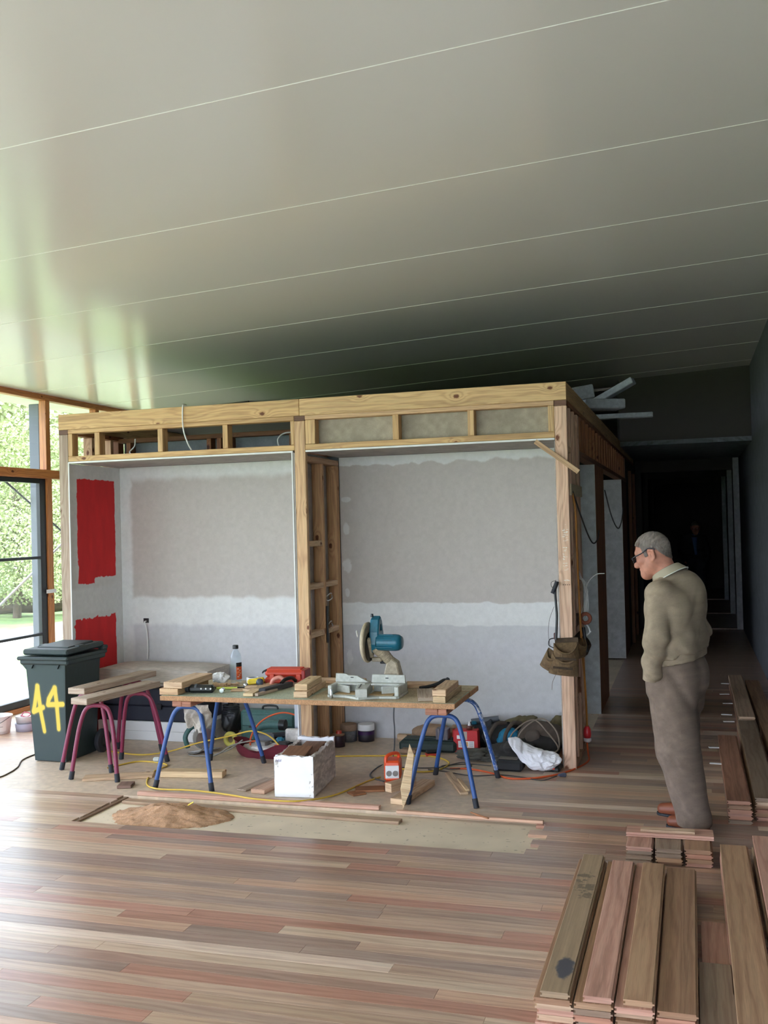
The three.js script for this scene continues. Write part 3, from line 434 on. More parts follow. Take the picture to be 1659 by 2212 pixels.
  part(t, 'switch_knob', mv(cyl(0.009, 0.012, 0.022, 10), gx + 0.055, gy + 0.185, gz), M.black); part(t, 'power_cord', tube([[gx + 0.12, gy - 0.05, gz], [gx + 0.125, gy - 0.11, gz - 0.02], [0.12, 0.12, -0.25], [0.03, 0.0, -0.56], [-0.0, -0.25, -0.58], [-0.02, -0.38, -0.66], [-0.12, -TY + 0.006, -0.9], [-0.15, -TY + 0.006, -0.62], [-0.12, -TY + 0.006, -0.36], [0.02, -TY + 0.006, -0.24]], 0.005, 120, 8), mat(96, 98, 102, 0.6));
}
{ // rag hanging under the trestle
  const g = new THREE.PlaneGeometry(0.19, 0.17, 22, 22);
  warp(g, (v) => { const f = fbm(v.x * 18, v.y * 9, 4) - 0.5; v.z += f * 0.12 + Math.sin(v.x * 40) * 0.012; if (v.y < -0.02) { v.y += (fbm(v.x * 22 + 4, 2, 3) - 0.5) * 0.11; } v.x *= 1 + v.y * 0.8; });
  solo('hanging_rag', 'crumpled off-white rag hanging under the left end of the table', 'rag', g, W(mat(206, 196, 182, 0.95, { side: THREE.DoubleSide }), clothT, 3), [-2.51, 0.495, 1.0]);
}
{ // wheelie bin
  const t = thing('wheelie_bin', 'dark green wheelie bin with a spray painted yellow 44', 'bin', [-4.04, 0.001, 0.34], -0.02);
  M.bin = W(mat(46, 62, 62, 0.5), grainT, 2);
  const W0 = 0.145, W1 = 0.185, D0 = 0.2, D1 = 0.235, H = 0.80;
  const body = part(t, 'body', warp(cb(2, H - 0.01, 2, 0.001, 'y'), (v) => { const k = (v.y + H / 2) / H; v.x *= W0 + (W1 - W0) * k; v.z *= D0 + (D1 - D0) * k; v.y += H / 2; v.z += 0.01 * k; }), M.bin);
  const cv = document.createElement('canvas'); cv.width = 512; cv.height = 1024; const c = cv.getContext('2d'); c.fillStyle = 'rgb(46,62,62)'; c.fillRect(0, 0, 512, 1024);
  const L = [[[128, 250], [60, 470], [40, 520], [190, 470]], [[128, 250], [150, 520], [185, 720]], [[370, 262], [280, 380], [262, 440], [480, 430]], [[372, 262], [392, 430], [410, 690]]];
  for (const [wd, al] of [[86, 0.1], [74, 0.16], [62, 0.35], [50, 0.9], [38, 1]]) { c.strokeStyle = `rgba(226,190,72,${al})`; c.lineWidth = wd; c.lineCap = c.lineJoin = 'round'; for (const l of L) { c.beginPath(); c.moveTo(...l[0]); for (const p of l.slice(1)) c.lineTo(...p); c.stroke(); } }
  for (let i = 0; i < 900; i++) { const l = L[i % 4], k = rnd() * (l.length - 1), j = Math.floor(k), f = k - j, q = [l[j][0] + (l[j + 1][0] - l[j][0]) * f, l[j][1] + (l[j + 1][1] - l[j][1]) * f]; c.fillStyle = 'rgba(220,186,80,.5)'; c.fillRect(q[0] + (rnd() + rnd() - 1) * 70, q[1] + (rnd() + rnd() - 1) * 70, 2.5, 2.5); }
  const ct = new THREE.CanvasTexture(cv); ct.colorSpace = THREE.SRGBColorSPace ?? THREE.SRGBColorSpace;
  const fp = new THREE.PlaneGeometry(2, H - 0.03, 4, 4).translate(0, H / 2, 0); warp(fp, (v) => { const k = v.y / H; v.x *= (W0 + (W1 - W0) * k) * 0.97; v.z = D0 + (D1 - D0) * k + 0.01 * k + 0.0012; });
  part(t, 'front_face', fp, mat(255, 255, 255, 0.5, { map: ct }), 'front with yellow spray painted number 44');
  part(t, 'rim', mv(cb(0.45, 0.05, 0.52, 0.012), 0.0, H - 0.005, 0.01), M.bin); part(t, 'rim_lip', mv(cb(0.475, 0.03, 0.55, 0.01), -0.005, H + 0.02, 0.01), M.bin);
  for (const x of [-0.12, 0.12]) part(t, 'rim_gusset', mv(ext([[0, 0], [0.03, 0], [0.015, -0.03]], 0.02, 0.002), x - 0.015, H - 0.028, 0.236), M.bin);
  part(t, 'side_flange', ext([[0, 0], [-0.045, 0], [0, -0.045]], 0.4, 0.003).translate(-0.182, H - 0.025, -0.16), M.bin);
  const lid = part(t, 'lid', warp(cb(0.42, 0.045, 0.5, 0.012), (v) => { v.y += (0.02 - Math.abs(v.x) * 0.02) - v.z * 0.03; }).translate(0, H + 0.058, 0.0), M.bin); part(lid, 'lid_panel', mv(cb(0.3, 0.02, 0.34, 0.008), 0, H + 0.098, -0.02, 0.05), M.bin); for (const s of [-0.17, 0.16]) part(lid, 'lid_grip', mv(cb(0.06, 0.016, 0.09, 0.006), s, H + 0.095, 0.02), M.bin);
  part(t, 'handle', mv(cyl(0.016, 0.016, 0.4, 14), 0, 0, 0, 0, 0, Math.PI / 2).translate(0, H + 0.05, -0.3), M.bin); for (const s of [-0.18, 0, 0.18]) part(t, 'handle_bracket', mv(cb(0.04, 0.05, 0.08, 0.008), s, H + 0.035, -0.27), M.bin);
  for (const s of [-1, 1]) { const w = part(t, 'wheel', mv(lathe([[0.05, -0.02], [0.088, -0.022], [0.095, -0.014], [0.095, 0.014], [0.088, 0.022], [0.05, 0.02], [0.05, -0.02]], 30), 0, 0, 0, 0, 0, Math.PI / 2).translate(s * 0.215, 0.096, -0.19), M.rubber); part(w, 'hub', mv(lathe([[0.0001, -0.012], [0.05, -0.015], [0.05, 0.015], [0.02, 0.02], [0.0001, 0.02]], 24), 0, 0, 0, 0, 0, -Math.PI / 2).translate(s * 0.215, 0.096, -0.19), M.black); }
  part(t, 'axle', mv(cyl(0.012, 0.012, 0.42, 10), 0, 0, 0, 0, 0, Math.PI / 2).translate(0, 0.096, -0.19), M.steel);
}
{ // bedding on a dark chest in the left bay
  let t = thing('padded_cushion', 'long beige padded cushion lying on the dark navy chest in the left bay', 'cushion', [-3.63, 0.452, -0.52]);
  M.beige = W(mat(214, 204, 192, 0.95), clothT, 2.5); M.navy = W(mat(34, 38, 56, 0.6), grainT, 2);
  part(t, 'pad', warp(new THREE.BoxGeometry(1.06, 0.18, 0.42, 40, 10, 16), (v) => { const e = Math.pow(Math.abs(v.x) / 0.53, 8) + Math.pow(Math.abs(v.z) / 0.21, 6); v.y *= 1 - 0.28 * Math.min(1, e); v.y += 0.012 * (fbm(v.x * 5, v.z * 6 + 3, 4) - 0.5); v.x += v.y * 0.1; }).translate(0, 0.09, 0), M.beige); part(t, 'piping', tube([[-0.53, 0.04, 0.206], [-0.2, 0.045, 0.218], [0.2, 0.042, 0.218], [0.52, 0.04, 0.206]], 0.006, 40, 6), mat(150, 138, 124, 0.9));
  t = thing('storage_chest', 'dark navy storage chest under the beige cushion', 'chest', [-3.66, 0.165, -0.52]); part(t, 'body', mv(cb(0.98, 0.13, 0.4, 0.008), 0, 0.066, 0), M.navy); part(t, 'lid', mv(cb(1.0, 0.15, 0.42, 0.01), 0, 0.2075, 0), M.navy); part(t, 'latch', mv(cb(0.05, 0.05, 0.01, 0.003), 0.1, 0.13, 0.214), M.black);
  t = thing('white_plinth', 'low white boarded plinth under the navy chest', 'plinth', [-3.64, 0.0005, -0.52]); for (let i = 0; i < 2; i++) part(t, 'sheet', mv(cb(1.06 - i * 0.002, 0.0805, 0.42, 0.002), i * 0.002, 0.041 + i * 0.0815, 0), M.white);
  t = thing('garden_blower', 'black blower with ribbed housing leaning on the navy chest', 'blower', [-3.0, 0.0, -0.56]); part(t, 'housing', blob(0.09, 0.16, 0.09, 0.3, 2, 8, 8), M.black); for (let i = 0; i < 5; i++) part(t, 'rib', mv(new THREE.TorusGeometry(0.07, 0.006, 6, 18), 0, 0.2 + i * 0.02, 0.01, Math.PI / 2), M.rubber); part(t, 'nozzle', rod([0, 0.3, 0], [-0.06, 0.44, 0.02], 0.03, 12, 0.022), M.rubber);
}
{ // foam box and boards in it
  const t = thing('foam_box', 'battered white polystyrene box holding brown board offcuts', 'box', [-1.765, 0.001, 0.83], 0.09);
  M.foam = mat(244, 245, 246, 0.85); M.foamDirty = W(mat(246, 244, 240, 0.9), wornT, 1.6);
  const rough = (w, h, d, sd) => { const g = new THREE.BoxGeometry(w, h, d, Math.max(2, Math.round(w / 0.012)), Math.max(2, Math.round(h / 0.014)), Math.max(2, Math.round(d / 0.012))); return warp(g, (v) => { const n = fbm(v.x * 35 + sd, v.z * 35 + v.y * 20, 3) - 0.5; if (v.y > h / 2 - 0.02) v.y += n * 0.03; v.x += n * 0.006; v.z += (fbm(v.x * 40, v.y * 40 + sd, 3) - 0.5) * 0.005; }); };
  part(t, 'front_wall', mv(rough(0.27, 0.27, 0.03, 1), 0, 0.137, 0.27), M.foam, 'clean white front'); part(t, 'back_wall', mv(rough(0.27, 0.285, 0.03, 2), 0, 0.144, -0.27), M.foam);
  part(t, 'side_wall', mv(rough(0.03, 0.265, 0.568, 3), 0.121, 0.135, 0), M.foamDirty, 'grimy scratched side'); part(t, 'side_wall', mv(rough(0.03, 0.265, 0.568, 4), -0.121, 0.135, 0), M.foamDirty); part(t, 'bottom', mv(cb(0.21, 0.03, 0.508, 0.003), 0, 0.018, 0), M.foam);
  M.mdf = pine(146, 108, 78);
  const s = [['brown board offcut leaning out of the front of the foam box', 0.17, 0.018, 0.24, -0.01, 0.262, 0.15, 0.12], ['long brown board offcut lying in the back of the foam box', 0.15, 0.02, 0.36, 0.005, 0.24, -0.06, 0.05]];
  s.forEach((q, i) => { const o = solo('board_offcut', q[0], 'offcut', cb(q[1], q[2], q[3], 0.002, 'z'), M.mdf, [-1.765 + q[4], 0.005 + q[5], 0.83 + q[6]], 0.09); o.rotation.x = q[7]; });
  const so = solo('board_offcut', 'brown board offcut standing under the others inside the foam box', 'offcut', cb(0.16, 0.2, 0.36, 0.002, 'z'), M.mdf, [-1.765, 0.135, 0.82], 0.09);
}
// ---------- things on the floor ----------
{ // orange power board
  const t = thing('outlet_box', 'orange portable outlet box with carry handle on the floor in front of the table', 'outlet box', [-1.2, 0.001, 0.62], 0.25);
  M.org = mat(236, 88, 44, 0.4);
  part(t, 'body', warp(cb(0.11, 0.13, 0.15, 0.012), (v) => { if (v.z < 0) v.x *= 1.15; v.z += v.y * -0.25; }).translate(0, 0.1, 0), M.org); part(t, 'foot', mv(lathe([[0.0001, 0], [0.06, 0], [0.06, 0.006], [0.03, 0.012], [0.024, 0.045], [0.0001, 0.045]], 24), 0, 0, 0.0), M.org); part(t, 'handle', tube([[-0.045, 0.15, 0.05], [-0.04, 0.19, 0.04], [0, 0.205, 0.0], [0.04, 0.19, -0.05], [0.045, 0.15, -0.06]], 0.012, 30, 10), M.org);
  const f = part(t, 'socket_plate', mv(cb(0.095, 0.085, 0.006, 0.003), 0, 0.095, 0.078, -0.24), M.white, 'white socket plate'); for (const x of [-0.022, 0.022]) part(f, 'socket', mv(cyl(0.019, 0.019, 0.012, 18), x, 0.085, 0.083, Math.PI / 2 - 0.24), mat(120, 112, 104, 0.5));
}
const cord = (name, label, pts, r, m) => solo(name, label, 'cord', tube(pts.map((p) => [p[0], Math.max(p[1], r), p[2]]), r, pts.length * 10, 8), m);
M.ycord = mat(206, 172, 62, 0.5); M.ocord = mat(214, 92, 44, 0.5); M.gcord = mat(74, 70, 68, 0.6);
cord('extension_cord', 'yellow cord looping from the bin over the tool heap to the outlet box', [[-3.84, 0, 0.12], [-3.42, 0, 0.2], [-3.24, 0.02, 0.12], [-2.97, 0.1, 0.11], [-2.686, 0.165, 0.1], [-2.504, 0.208, 0.1], [-2.367, 0.178, 0.1], [-2.2, 0.06, 0.12], [-2.05, 0, 0.0], [-1.8, 0, -0.06], [-1.39, 0, -0.15], [-1.115, 0, -0.175], [-0.945, 0, 0.0], [-0.99, 0, 0.25], [-1.1, 0, 0.3], [-1.24, 0, 0.24]], 0.006, M.ycord);
cord('extension_cord', 'yellow cord snaking round the left trestle feet and along the battens to the outlet box', [[-3.46, 0, 0.65], [-3.34, 0, 0.42], [-3.155, 0, 0.42], [-3.04, 0, 0.49], [-3.05, 0, 0.64], [-3.0, 0, 0.83], [-2.88, 0, 1.05], [-2.72, 0.02, 1.17], [-2.5, 0.03, 1.19], [-2.3, 0.03, 1.21], [-2.12, 0.03, 1.25], [-1.93, 0.03, 1.3], [-1.65, 0.03, 1.29], [-1.5, 0.01, 1.06], [-1.38, 0, 0.62], [-1.33, 0, 0.5]], 0.006, M.ycord);
cord('extension_cord', 'orange cord lying on the floor from the right post to the right trestle', [[0.03, 0.11, -0.48], [0.045, 0.03, -0.4], [0.06, 0.006, -0.28], [-0.02, 0, 0.02], [-0.127, 0, 0.2], [-0.3, 0, 0.34], [-0.43, 0, 0.36], [-0.56, 0, 0.25], [-0.77, 0, 0.15], [-0.9, 0, 0.17]], 0.0065, M.ocord);
cord('cable', 'thin dark cord on the floor ending in a grey plug near the right post', [[-0.11, 0.01, 0.25], [-0.2, 0, 0.36], [-0.33, 0, 0.31], [-0.5, 0, 0.27], [-0.7, 0, 0.33], [-0.92, 0, 0.25], [-1.05, 0, 0.22]], 0.004, M.gcord);
cord('cable', 'dark tangled cord loops behind the right trestle foot', [[-0.62, 0, 0.02], [-0.8, 0, 0.0], [-0.98, 0, 0.1], [-0.9, 0.01, 0.2], [-0.76, 0, 0.06], [-0.84, 0.01, -0.02], [-1.0, 0, 0.15], [-1.3, 0, 0.2]], 0.004, M.gcord);
cord('cable', 'brown cord running from the bin across the bright floor out of view', [[-4.0, 0, 0.14], [-4.3, 0, 0.3], [-4.31, 0, 0.52], [-4.18, 0, 0.77], [-4.13, 0, 0.93], [-4.12, 0, 1.08], [-4.3, 0, 1.4]], 0.005, mat(92, 76, 58, 0.6));
solo('plug', 'dark grey plug at the end of the thin cord near the right post', 'plug', mv(warp(cb(0.06, 0.03, 0.034, 0.008), (v) => { if (v.x < 0) { v.y *= 0.6; v.z *= 0.6; } }), 0, 0.016, 0), mat(72, 76, 92, 0.5), [-0.075, 0.0005, 0.235], 0.6);
solo('plug', 'pale plug lying on the yellow cord loop beside the left trestle', 'plug', mv(cb(0.055, 0.035, 0.035, 0.01), 0, 0.018, 0), mat(188, 194, 184, 0.4), [-3.17, 0.0135, 0.42], 0.2);
// battens and offcuts on the floor
const stick = (name, label, w, h, d, x, y, z, ry, m) => solo(name, label, 'timber', cb(w, h, d, 0.003), m, [x, y + h / 2 + 0.0006, z], ry);
stick('timber_batten', 'long pink batten along the near edge of the sawdust covered floor', 1.73, 0.026, 0.04, -1.96, 0, 1.262, 0.003, hard(214, 170, 146));
stick('timber_batten', 'long brown batten lying in the floor gap behind the sawdust heap', 1.95, 0.019, 0.075, -1.88, -0.0195, 1.42, -0.03, hard(176, 150, 122));
stick('timber_batten', 'pale pink strip continuing the edge of the floor gap to the right', 0.92, 0.019, 0.03, -0.51, 0.0, 1.325, -0.03, hard(220, 178, 148));
stick('timber_batten', 'short thin strip lying against the left end of the floor gap', 0.03, 0.012, 0.6, -2.9, -0.0195, 1.6, -0.02, hard(140, 112, 88));
stick('ply_offcut', 'brown board with an oval hole lying under the front sawhorse', 0.5, 0.02, 0.13, -3.22, 0, 0.88, 0.4, M.offcut[0]).userData.category = 'offcut';
stick('wood_block', 'small dark wooden block at the foot of the front sawhorse', 0.1, 0.022, 0.12, -3.03, 0, 1.09, 0.3, pine(132, 104, 88));
stick('timber_offcut', 'pale pine plank lying on the floor between the left trestle legs', 0.47, 0.045, 0.1, -2.69, 0, 0.73, 0.14, M.offcut[3]);
stick('timber_offcut', 'slant-ended pink offcut leaning against the foam box', 0.11, 0.03, 0.3, -2.0, 0, 0.93, -0.15, hard(206, 168, 140));
stick('timber_offcut', 'thin grey offcut lying left of the foam box', 0.08, 0.012, 0.34, -2.13, 0, 0.87, -0.2, M.weather);
stick('timber_offcut', 'flat pine offcut pointing back between the right trestle feet', 0.1, 0.04, 0.52, -0.98, 0, 0.88, -0.14, M.offcut[1]);
{ const o = stick('timber_offcut', 'pine offcut lying on top of the flat one by the right trestle', 0.06, 0.06, 0.24, -1.06, 0.04, 0.9, -0.5, M.offcut[0]); }
stick('timber_strip', 'pale strip on the floor under the right end of the table', 0.055, 0.018, 0.56, -0.76, 0, 0.57, 0.42, M.offcut[0]);
stick('timber_strip', 'narrow pale strip lying on the wider one under the table', 0.025, 0.014, 0.3, -0.69, 0.018, 0.66, 0.42, M.offcut[3]);
stick('twig_strip', 'splinter lying across the pale strip near the right trestle', 0.012, 0.008, 0.17, -0.44, 0.019, 1.33, 0.9, M.brownstud[2]);
stick('timber_offcut', 'thin brown offcut lying behind the orange outlet box', 0.2, 0.014, 0.12, -1.3, 0, 0.83, 0.3, M.brownstud[2]);
stick('timber_offcut', 'dark flat offcut on the sawdust left of the outlet box', 0.1, 0.01, 0.1, -1.36, 0, 0.94, 0.8, M.brownstud[2]);
{ // pointed stake leaning on the right trestle leg
  const o = solo('timber_stake', 'pointed pine stake leaning against the front leg of the right trestle', 'stake', ext([[0, 0], [0.03, 0.12], [0.022, 0.34], [-0.012, 0.4], [-0.03, 0.12]], 0.018, 0.002), M.offcut[3], [-0.955, 0.003, 1.22], 0.2); o.rotation.set(-0.22, 0.25, -0.1);
}
{ // sawdust heap
  const g = new THREE.CircleGeometry(1, 64).rotateX(-Math.PI / 2), N = 46, P = [], I = [];
  for (let j = 0; j <= N; j++) for (let i = 0; i <= N; i++) { const x = i / N * 2 - 1, z = j / N * 2 - 1, d = Math.hypot(x, z) + 0.25 * (fbm(x * 3 + 5, z * 3, 3) - 0.5); const k = Math.max(0, 1 - d); P.push(x * 0.40, 0.085 * Math.pow(k, 0.9) * (0.7 + 0.6 * fbm(x * 4 + 2, z * 4, 4)) + (k > 0 ? 0.026 * (fbm(x * 16, z * 16, 4) - 0.35) : -0.01) - 0.002, z * 0.24); }
  for (let j = 0; j < N; j++) for (let i = 0; i < N; i++) { const a = j * (N + 1) + i; I.push(a, a + N + 1, a + 1, a + 1, a + N + 1, a + N + 2); }
  const h = new THREE.BufferGeometry(); h.setAttribute('position', new THREE.Float32BufferAttribute(P, 3)); h.setIndex(I); h.computeVertexNormals(); const uv = []; for (let i = 0; i < P.length; i += 3) uv.push(P[i], P[i + 2]); h.setAttribute('uv', new THREE.Float32BufferAttribute(uv, 2));
  const o = solo('sawdust_heap', 'heap of pinkish sawdust swept into the floor gap', 'sawdust', h, W(mat(214, 172, 138, 0.95), chipT, 5), [-2.36, -0.0185, 1.64], 0.1); o.userData.kind = 'stuff';
  solo('wood_shaving', 'small yellow shaving stuck on top of the sawdust heap', 'shaving', mv(cb(0.04, 0.003, 0.012, 0.001), 0, 0, 0, 0.3, 0.4, 0.5), M.yellow, [-2.27, 0.052, 1.56]);
}
{ // tools heap in the left bay
  M.grn = W(mat(74, 116, 112, 0.5), grainT, 4); M.grey = mat(132, 128, 120, 0.6); M.maroonBag = W(mat(112, 24, 42, 0.8), clothT, 4); M.dkgreen = W(mat(44, 62, 58, 0.6), grainT, 4);
  let t = thing('circular_saw', 'teal circular saw with grey guard standing on the floor behind the left trestle', 'circular saw', [-3.0, 0.001, -0.03], -0.65);
  part(t, 'guard', mv(lathe([[0.0001, 0], [0.09, 0], [0.1, 0.012], [0.1, 0.035], [0.05, 0.04], [0.0001, 0.04]], 30), 0, 0, 0, 0, 0, -Math.PI / 2).translate(0.0, 0.12, 0), M.grey); part(t, 'blade', mv(cyl(0.085, 0.085, 0.003, 30), 0, 0, 0, 0, 0, Math.PI / 2).translate(0.044, 0.105, 0), M.chrome); part(t, 'motor', mv(lathe([[0.0001, 0], [0.045, 0], [0.048, 0.08], [0.035, 0.1], [0.0001, 0.1]], 20), 0, 0, 0, 0, 0, Math.PI / 2).translate(-0.005, 0.12, 0.0), M.teal); part(t, 'handle', tube([[-0.04, 0.04, 0.12], [-0.04, 0.13, 0.14], [-0.04, 0.2, 0.08], [-0.04, 0.19, -0.02]], 0.02, 30, 10), M.grn); part(t, 'base_plate', mv(cb(0.13, 0.004, 0.26, 0.001), 0.02, 0.012, 0, 0, 0, 0.15), M.chrome);
  t = thing('tool_case', 'long green grey moulded tool case standing at the back of the left bay', 'tool case', [-2.62, 0.001, -0.52], 0.05); part(t, 'shell', mv(cb(0.5, 0.26, 0.13, 0.02), 0, 0.131, 0), M.grn); part(t, 'lid', mv(cb(0.46, 0.1, 0.02, 0.008), 0, 0.18, 0.073), M.grn); part(t, 'handle', tube([[-0.07, 0.262, 0], [-0.06, 0.285, 0], [0.06, 0.285, 0], [0.07, 0.262, 0]], 0.009, 24, 8), M.black); for (const x of [-0.15, 0.15]) part(t, 'clip', mv(cb(0.04, 0.03, 0.012, 0.003), x, 0.13, 0.07), M.black);
  t = thing('elbow_pipe', 'dull green bent pipe standing among the tools', 'pipe', [-2.62, 0.001, -0.2]); part(t, 'pipe', tube([[0, 0.0, 0], [0, 0.1, 0], [0.02, 0.165, 0], [0.09, 0.19, -0.02], [0.22, 0.195, -0.03]], 0.036, 40, 14), M.grn); part(t, 'black_end', mv(cyl(0.045, 0.045, 0.05, 18), 0, 0, 0, 0, 0, Math.PI / 2).translate(0.235, 0.194, -0.03), M.black);
  t = thing('air_hose', 'orange air hose arching over the tool heap', 'hose', [0, 0, 0]); part(t, 'hose', tube([[-2.52, 0.01, 0.06], [-2.56, 0.12, 0.02], [-2.5, 0.25, -0.05], [-2.33, 0.32, -0.1], [-2.18, 0.27, -0.14], [-2.12, 0.17, -0.14], [-2.14, 0.03, -0.12]], 0.007, 80, 8), M.ocord);
  t = thing('tool_bag', 'open maroon tool bag filled with bits behind the left trestle', 'tool bag', [-2.36, 0.001, 0.02], 0.02); part(t, 'shell', warp(new THREE.CylinderGeometry(0.34, 0.28, 0.085, 40, 6, true), (v) => { v.z *= 0.42; v.y += 0.043 + (v.y > 0.02 ? 0.03 * Math.sin(v.x * 14) : 0) + 0.06 * Math.abs(v.x) * (v.y > 0 ? 1 : 0); v.z += (fbm(v.x * 16, v.y * 20, 3) - 0.5) * 0.03; }), W(mat(112, 24, 42, 0.8, { side: THREE.DoubleSide }), clothT, 4)); part(t, 'bottom', mv(cyl(0.27, 0.27, 0.006, 30).scale(1, 1, 0.42), 0, 0.004, 0), M.maroonBag);
  part(t, 'lining', mv(blob(0.26, 0.045, 0.1, 0.35, 3, 31, 8), 0, 0.01, 0), M.foamDirty, 'dusty pale lining');
  const bag = [['galvanised bracket stack in the maroon tool bag', M.steel, cb(0.14, 0.05, 0.08, 0.004), -0.06, 0.15, 0.0, 0.2], ['beige plastic box in the maroon tool bag', M.foamDirty, cb(0.16, 0.1, 0.05, 0.006), 0.17, 0.16, -0.05, 0.1], ['clear parts box in the maroon tool bag', M.grey, cb(0.1, 0.03, 0.07, 0.003), -0.07, 0.115, 0.06, -0.2], ['teal cordless screwdriver head in the maroon tool bag', M.teal, cb(0.06, 0.05, 0.05, 0.014), 0.08, 0.14, 0.06, 0.3], ['black battery pack in the maroon tool bag', M.black, cb(0.11, 0.06, 0.06, 0.012), 0.12, 0.11, 0.075, -0.3], ['orange tubing offcut in the maroon tool bag', M.ocord, rod([-0.08, 0, 0], [0.05, 0.012, 0], 0.007), -0.13, 0.115, 0.04, 0.1], ['black drill body in the maroon tool bag', M.rubber, cb(0.12, 0.04, 0.05, 0.012), 0.03, 0.16, -0.04, 0.7], ['red handled tool in the maroon tool bag', M.redcase, cb(0.06, 0.03, 0.03, 0.008), 0.08, 0.1, 0.105, 0.4]];
  for (const b of bag) solo('loose_tool', b[0], 'tool', b[2], b[1], [-2.36 + b[3], b[4], 0.02 + b[5]], b[6]);
  for (let i = 0; i < 3; i++) { const a = [['grey plaster trowel lying behind the maroon bag', -2.22, -0.3], ['white bent bracket behind the maroon bag', -2.28, -0.42], ['dusty angle grinder guard near the aluminium lengths', -2.2, -0.55]][i]; solo('loose_tool', a[0], 'tool', tube([[0, 0.02, 0], [0.02, 0.12 + i * 0.03, 0], [0.07, 0.16, 0.02], [0.1, 0.06, 0.02], [0.1, 0.01, 0.05]], 0.008, 30, 6), M.foamDirty, [a[1], 0.001, a[2]], i); }
  t = thing('cordless_drill', 'dark blue cordless drill lying near the middle post', 'drill', [-2.3, 0.001, -0.1], 0.3); part(t, 'body', mv(cyl(0.032, 0.036, 0.13, 16), 0, 0, 0, 0, 0, Math.PI / 2).translate(0, 0.1, 0), mat(30, 74, 92, 0.4)); part(t, 'handle', mv(cb(0.04, 0.08, 0.035, 0.01), 0.03, 0.055, 0, 0, 0, 0.2), M.black); part(t, 'battery', mv(cb(0.09, 0.03, 0.06, 0.008), 0.02, 0.0155, 0), M.black); part(t, 'chuck', mv(cyl(0.016, 0.022, 0.05, 14), 0, 0, 0, 0, 0, Math.PI / 2).translate(-0.09, 0.1, 0), M.steel);
  t = thing('yellow_tape', 'yellow roll among the tools behind the left trestle', 'tape', [-2.84, 0.001, -0.2]); part(t, 'roll', mv(new THREE.TorusGeometry(0.045, 0.02, 10, 24), 0, 0.066, 0), mat(196, 186, 90, 0.6));
  t = thing('cord_coil', 'loose grey cords trailing from the circular saw', 'cord', [0, 0, 0]); part(t, 'cord', tube([[-2.95, 0.08, 0.0], [-2.98, 0.02, 0.08], [-3.06, 0.008, 0.12], [-2.9, 0.008, 0.16], [-2.72, 0.05, 0.12], [-2.58, 0.14, 0.12]], 0.0055, 60, 8), M.grey); part(t, 'cord', tube([[-2.96, 0.008, 0.14], [-2.8, 0.02, 0.17], [-2.66, 0.1, 0.15], [-2.5, 0.14, 0.13]], 0.0055, 40, 8), M.grey);
  // aluminium lengths leaning in the corner
  for (const [i, x] of [[0, -2.205], [1, -2.175]]) solo('aluminium_length', ['silver aluminium channel standing in the corner by the middle post', 'narrow silver aluminium angle standing right beside the middle post'][i], 'metal profile', ext([[0, 0], [0.026, 0], [0.026, 0.004], [0.004, 0.004], [0.004, 0.022], [0, 0.022]], 0.62 - i * 0.05, 0.0005).rotateX(-Math.PI / 2), mat(176, 182, 190, 0.3, { metalness: 0.8 }), [x - 0.02, 0.001, -0.1]);
}
{ // paint tins
  const tin = (name, label, x, z, r, h, lidM, bodyM, band) => { const t = thing(name, label, 'tin', [x, 0.001, z]); part(t, 'body', lathe([[0.0001, 0], [r, 0], [r, h * 0.62], [0.0001, h * 0.62]], 30), bodyM); part(t, 'lid', mv(lathe([[0.0001, 0], [r * 1.0, 0], [r * 1.04, 0.006], [r * 1.02, h * 0.36], [r * 0.96, h * 0.38], [0.0001, h * 0.38]], 30), 0, h * 0.621, 0), lidM); if (band) part(t, 'band', mv(lathe([[r * 1.002, 0], [r * 1.012, 0], [r * 1.012, h * 0.2], [r * 1.002, h * 0.2]], 30), 0, h * 0.4, 0), band, 'purple band'); return t; };
  M.dusty = W(mat(168, 138, 112, 0.9), grainT, 3); M.greytin = W(mat(142, 146, 152, 0.6), wornT, 4);
  tin('filler_tub', 'grey tub with dusty brown lid, left one of two behind the foam box', -1.955, -0.62, 0.068, 0.142, M.dusty, M.greytin); tin('filler_tub', 'white lidded tub with purple band beside the brown lidded tub', -1.81, -0.65, 0.068, 0.142, M.white, mat(44, 42, 48, 0.5), mat(58, 24, 72, 0.5));
  const t = thing('paint_tin', 'dark tin with red spout cap behind the foam box', 'tin', [-1.962, 0.001, -0.4]); part(t, 'body', lathe([[0.0001, 0], [0.048, 0], [0.048, 0.085], [0.036, 0.094], [0.0001, 0.096]], 24), mat(52, 34, 42, 0.5)); part(t, 'top', mv(lathe([[0.0001, 0], [0.05, 0], [0.046, 0.012], [0.0001, 0.02]], 24), 0, 0.09, 0), M.dusty); part(t, 'cap', mv(cyl(0.022, 0.026, 0.022, 16), 0, 0.117, 0), M.redcase);
  solo('timber_offcut', 'small pale chock against the back wall of the right bay', 'offcut', cb(0.11, 0.05, 0.05, 0.003), M.offcut[0], [-1.5, 0.026, -0.72]);
}
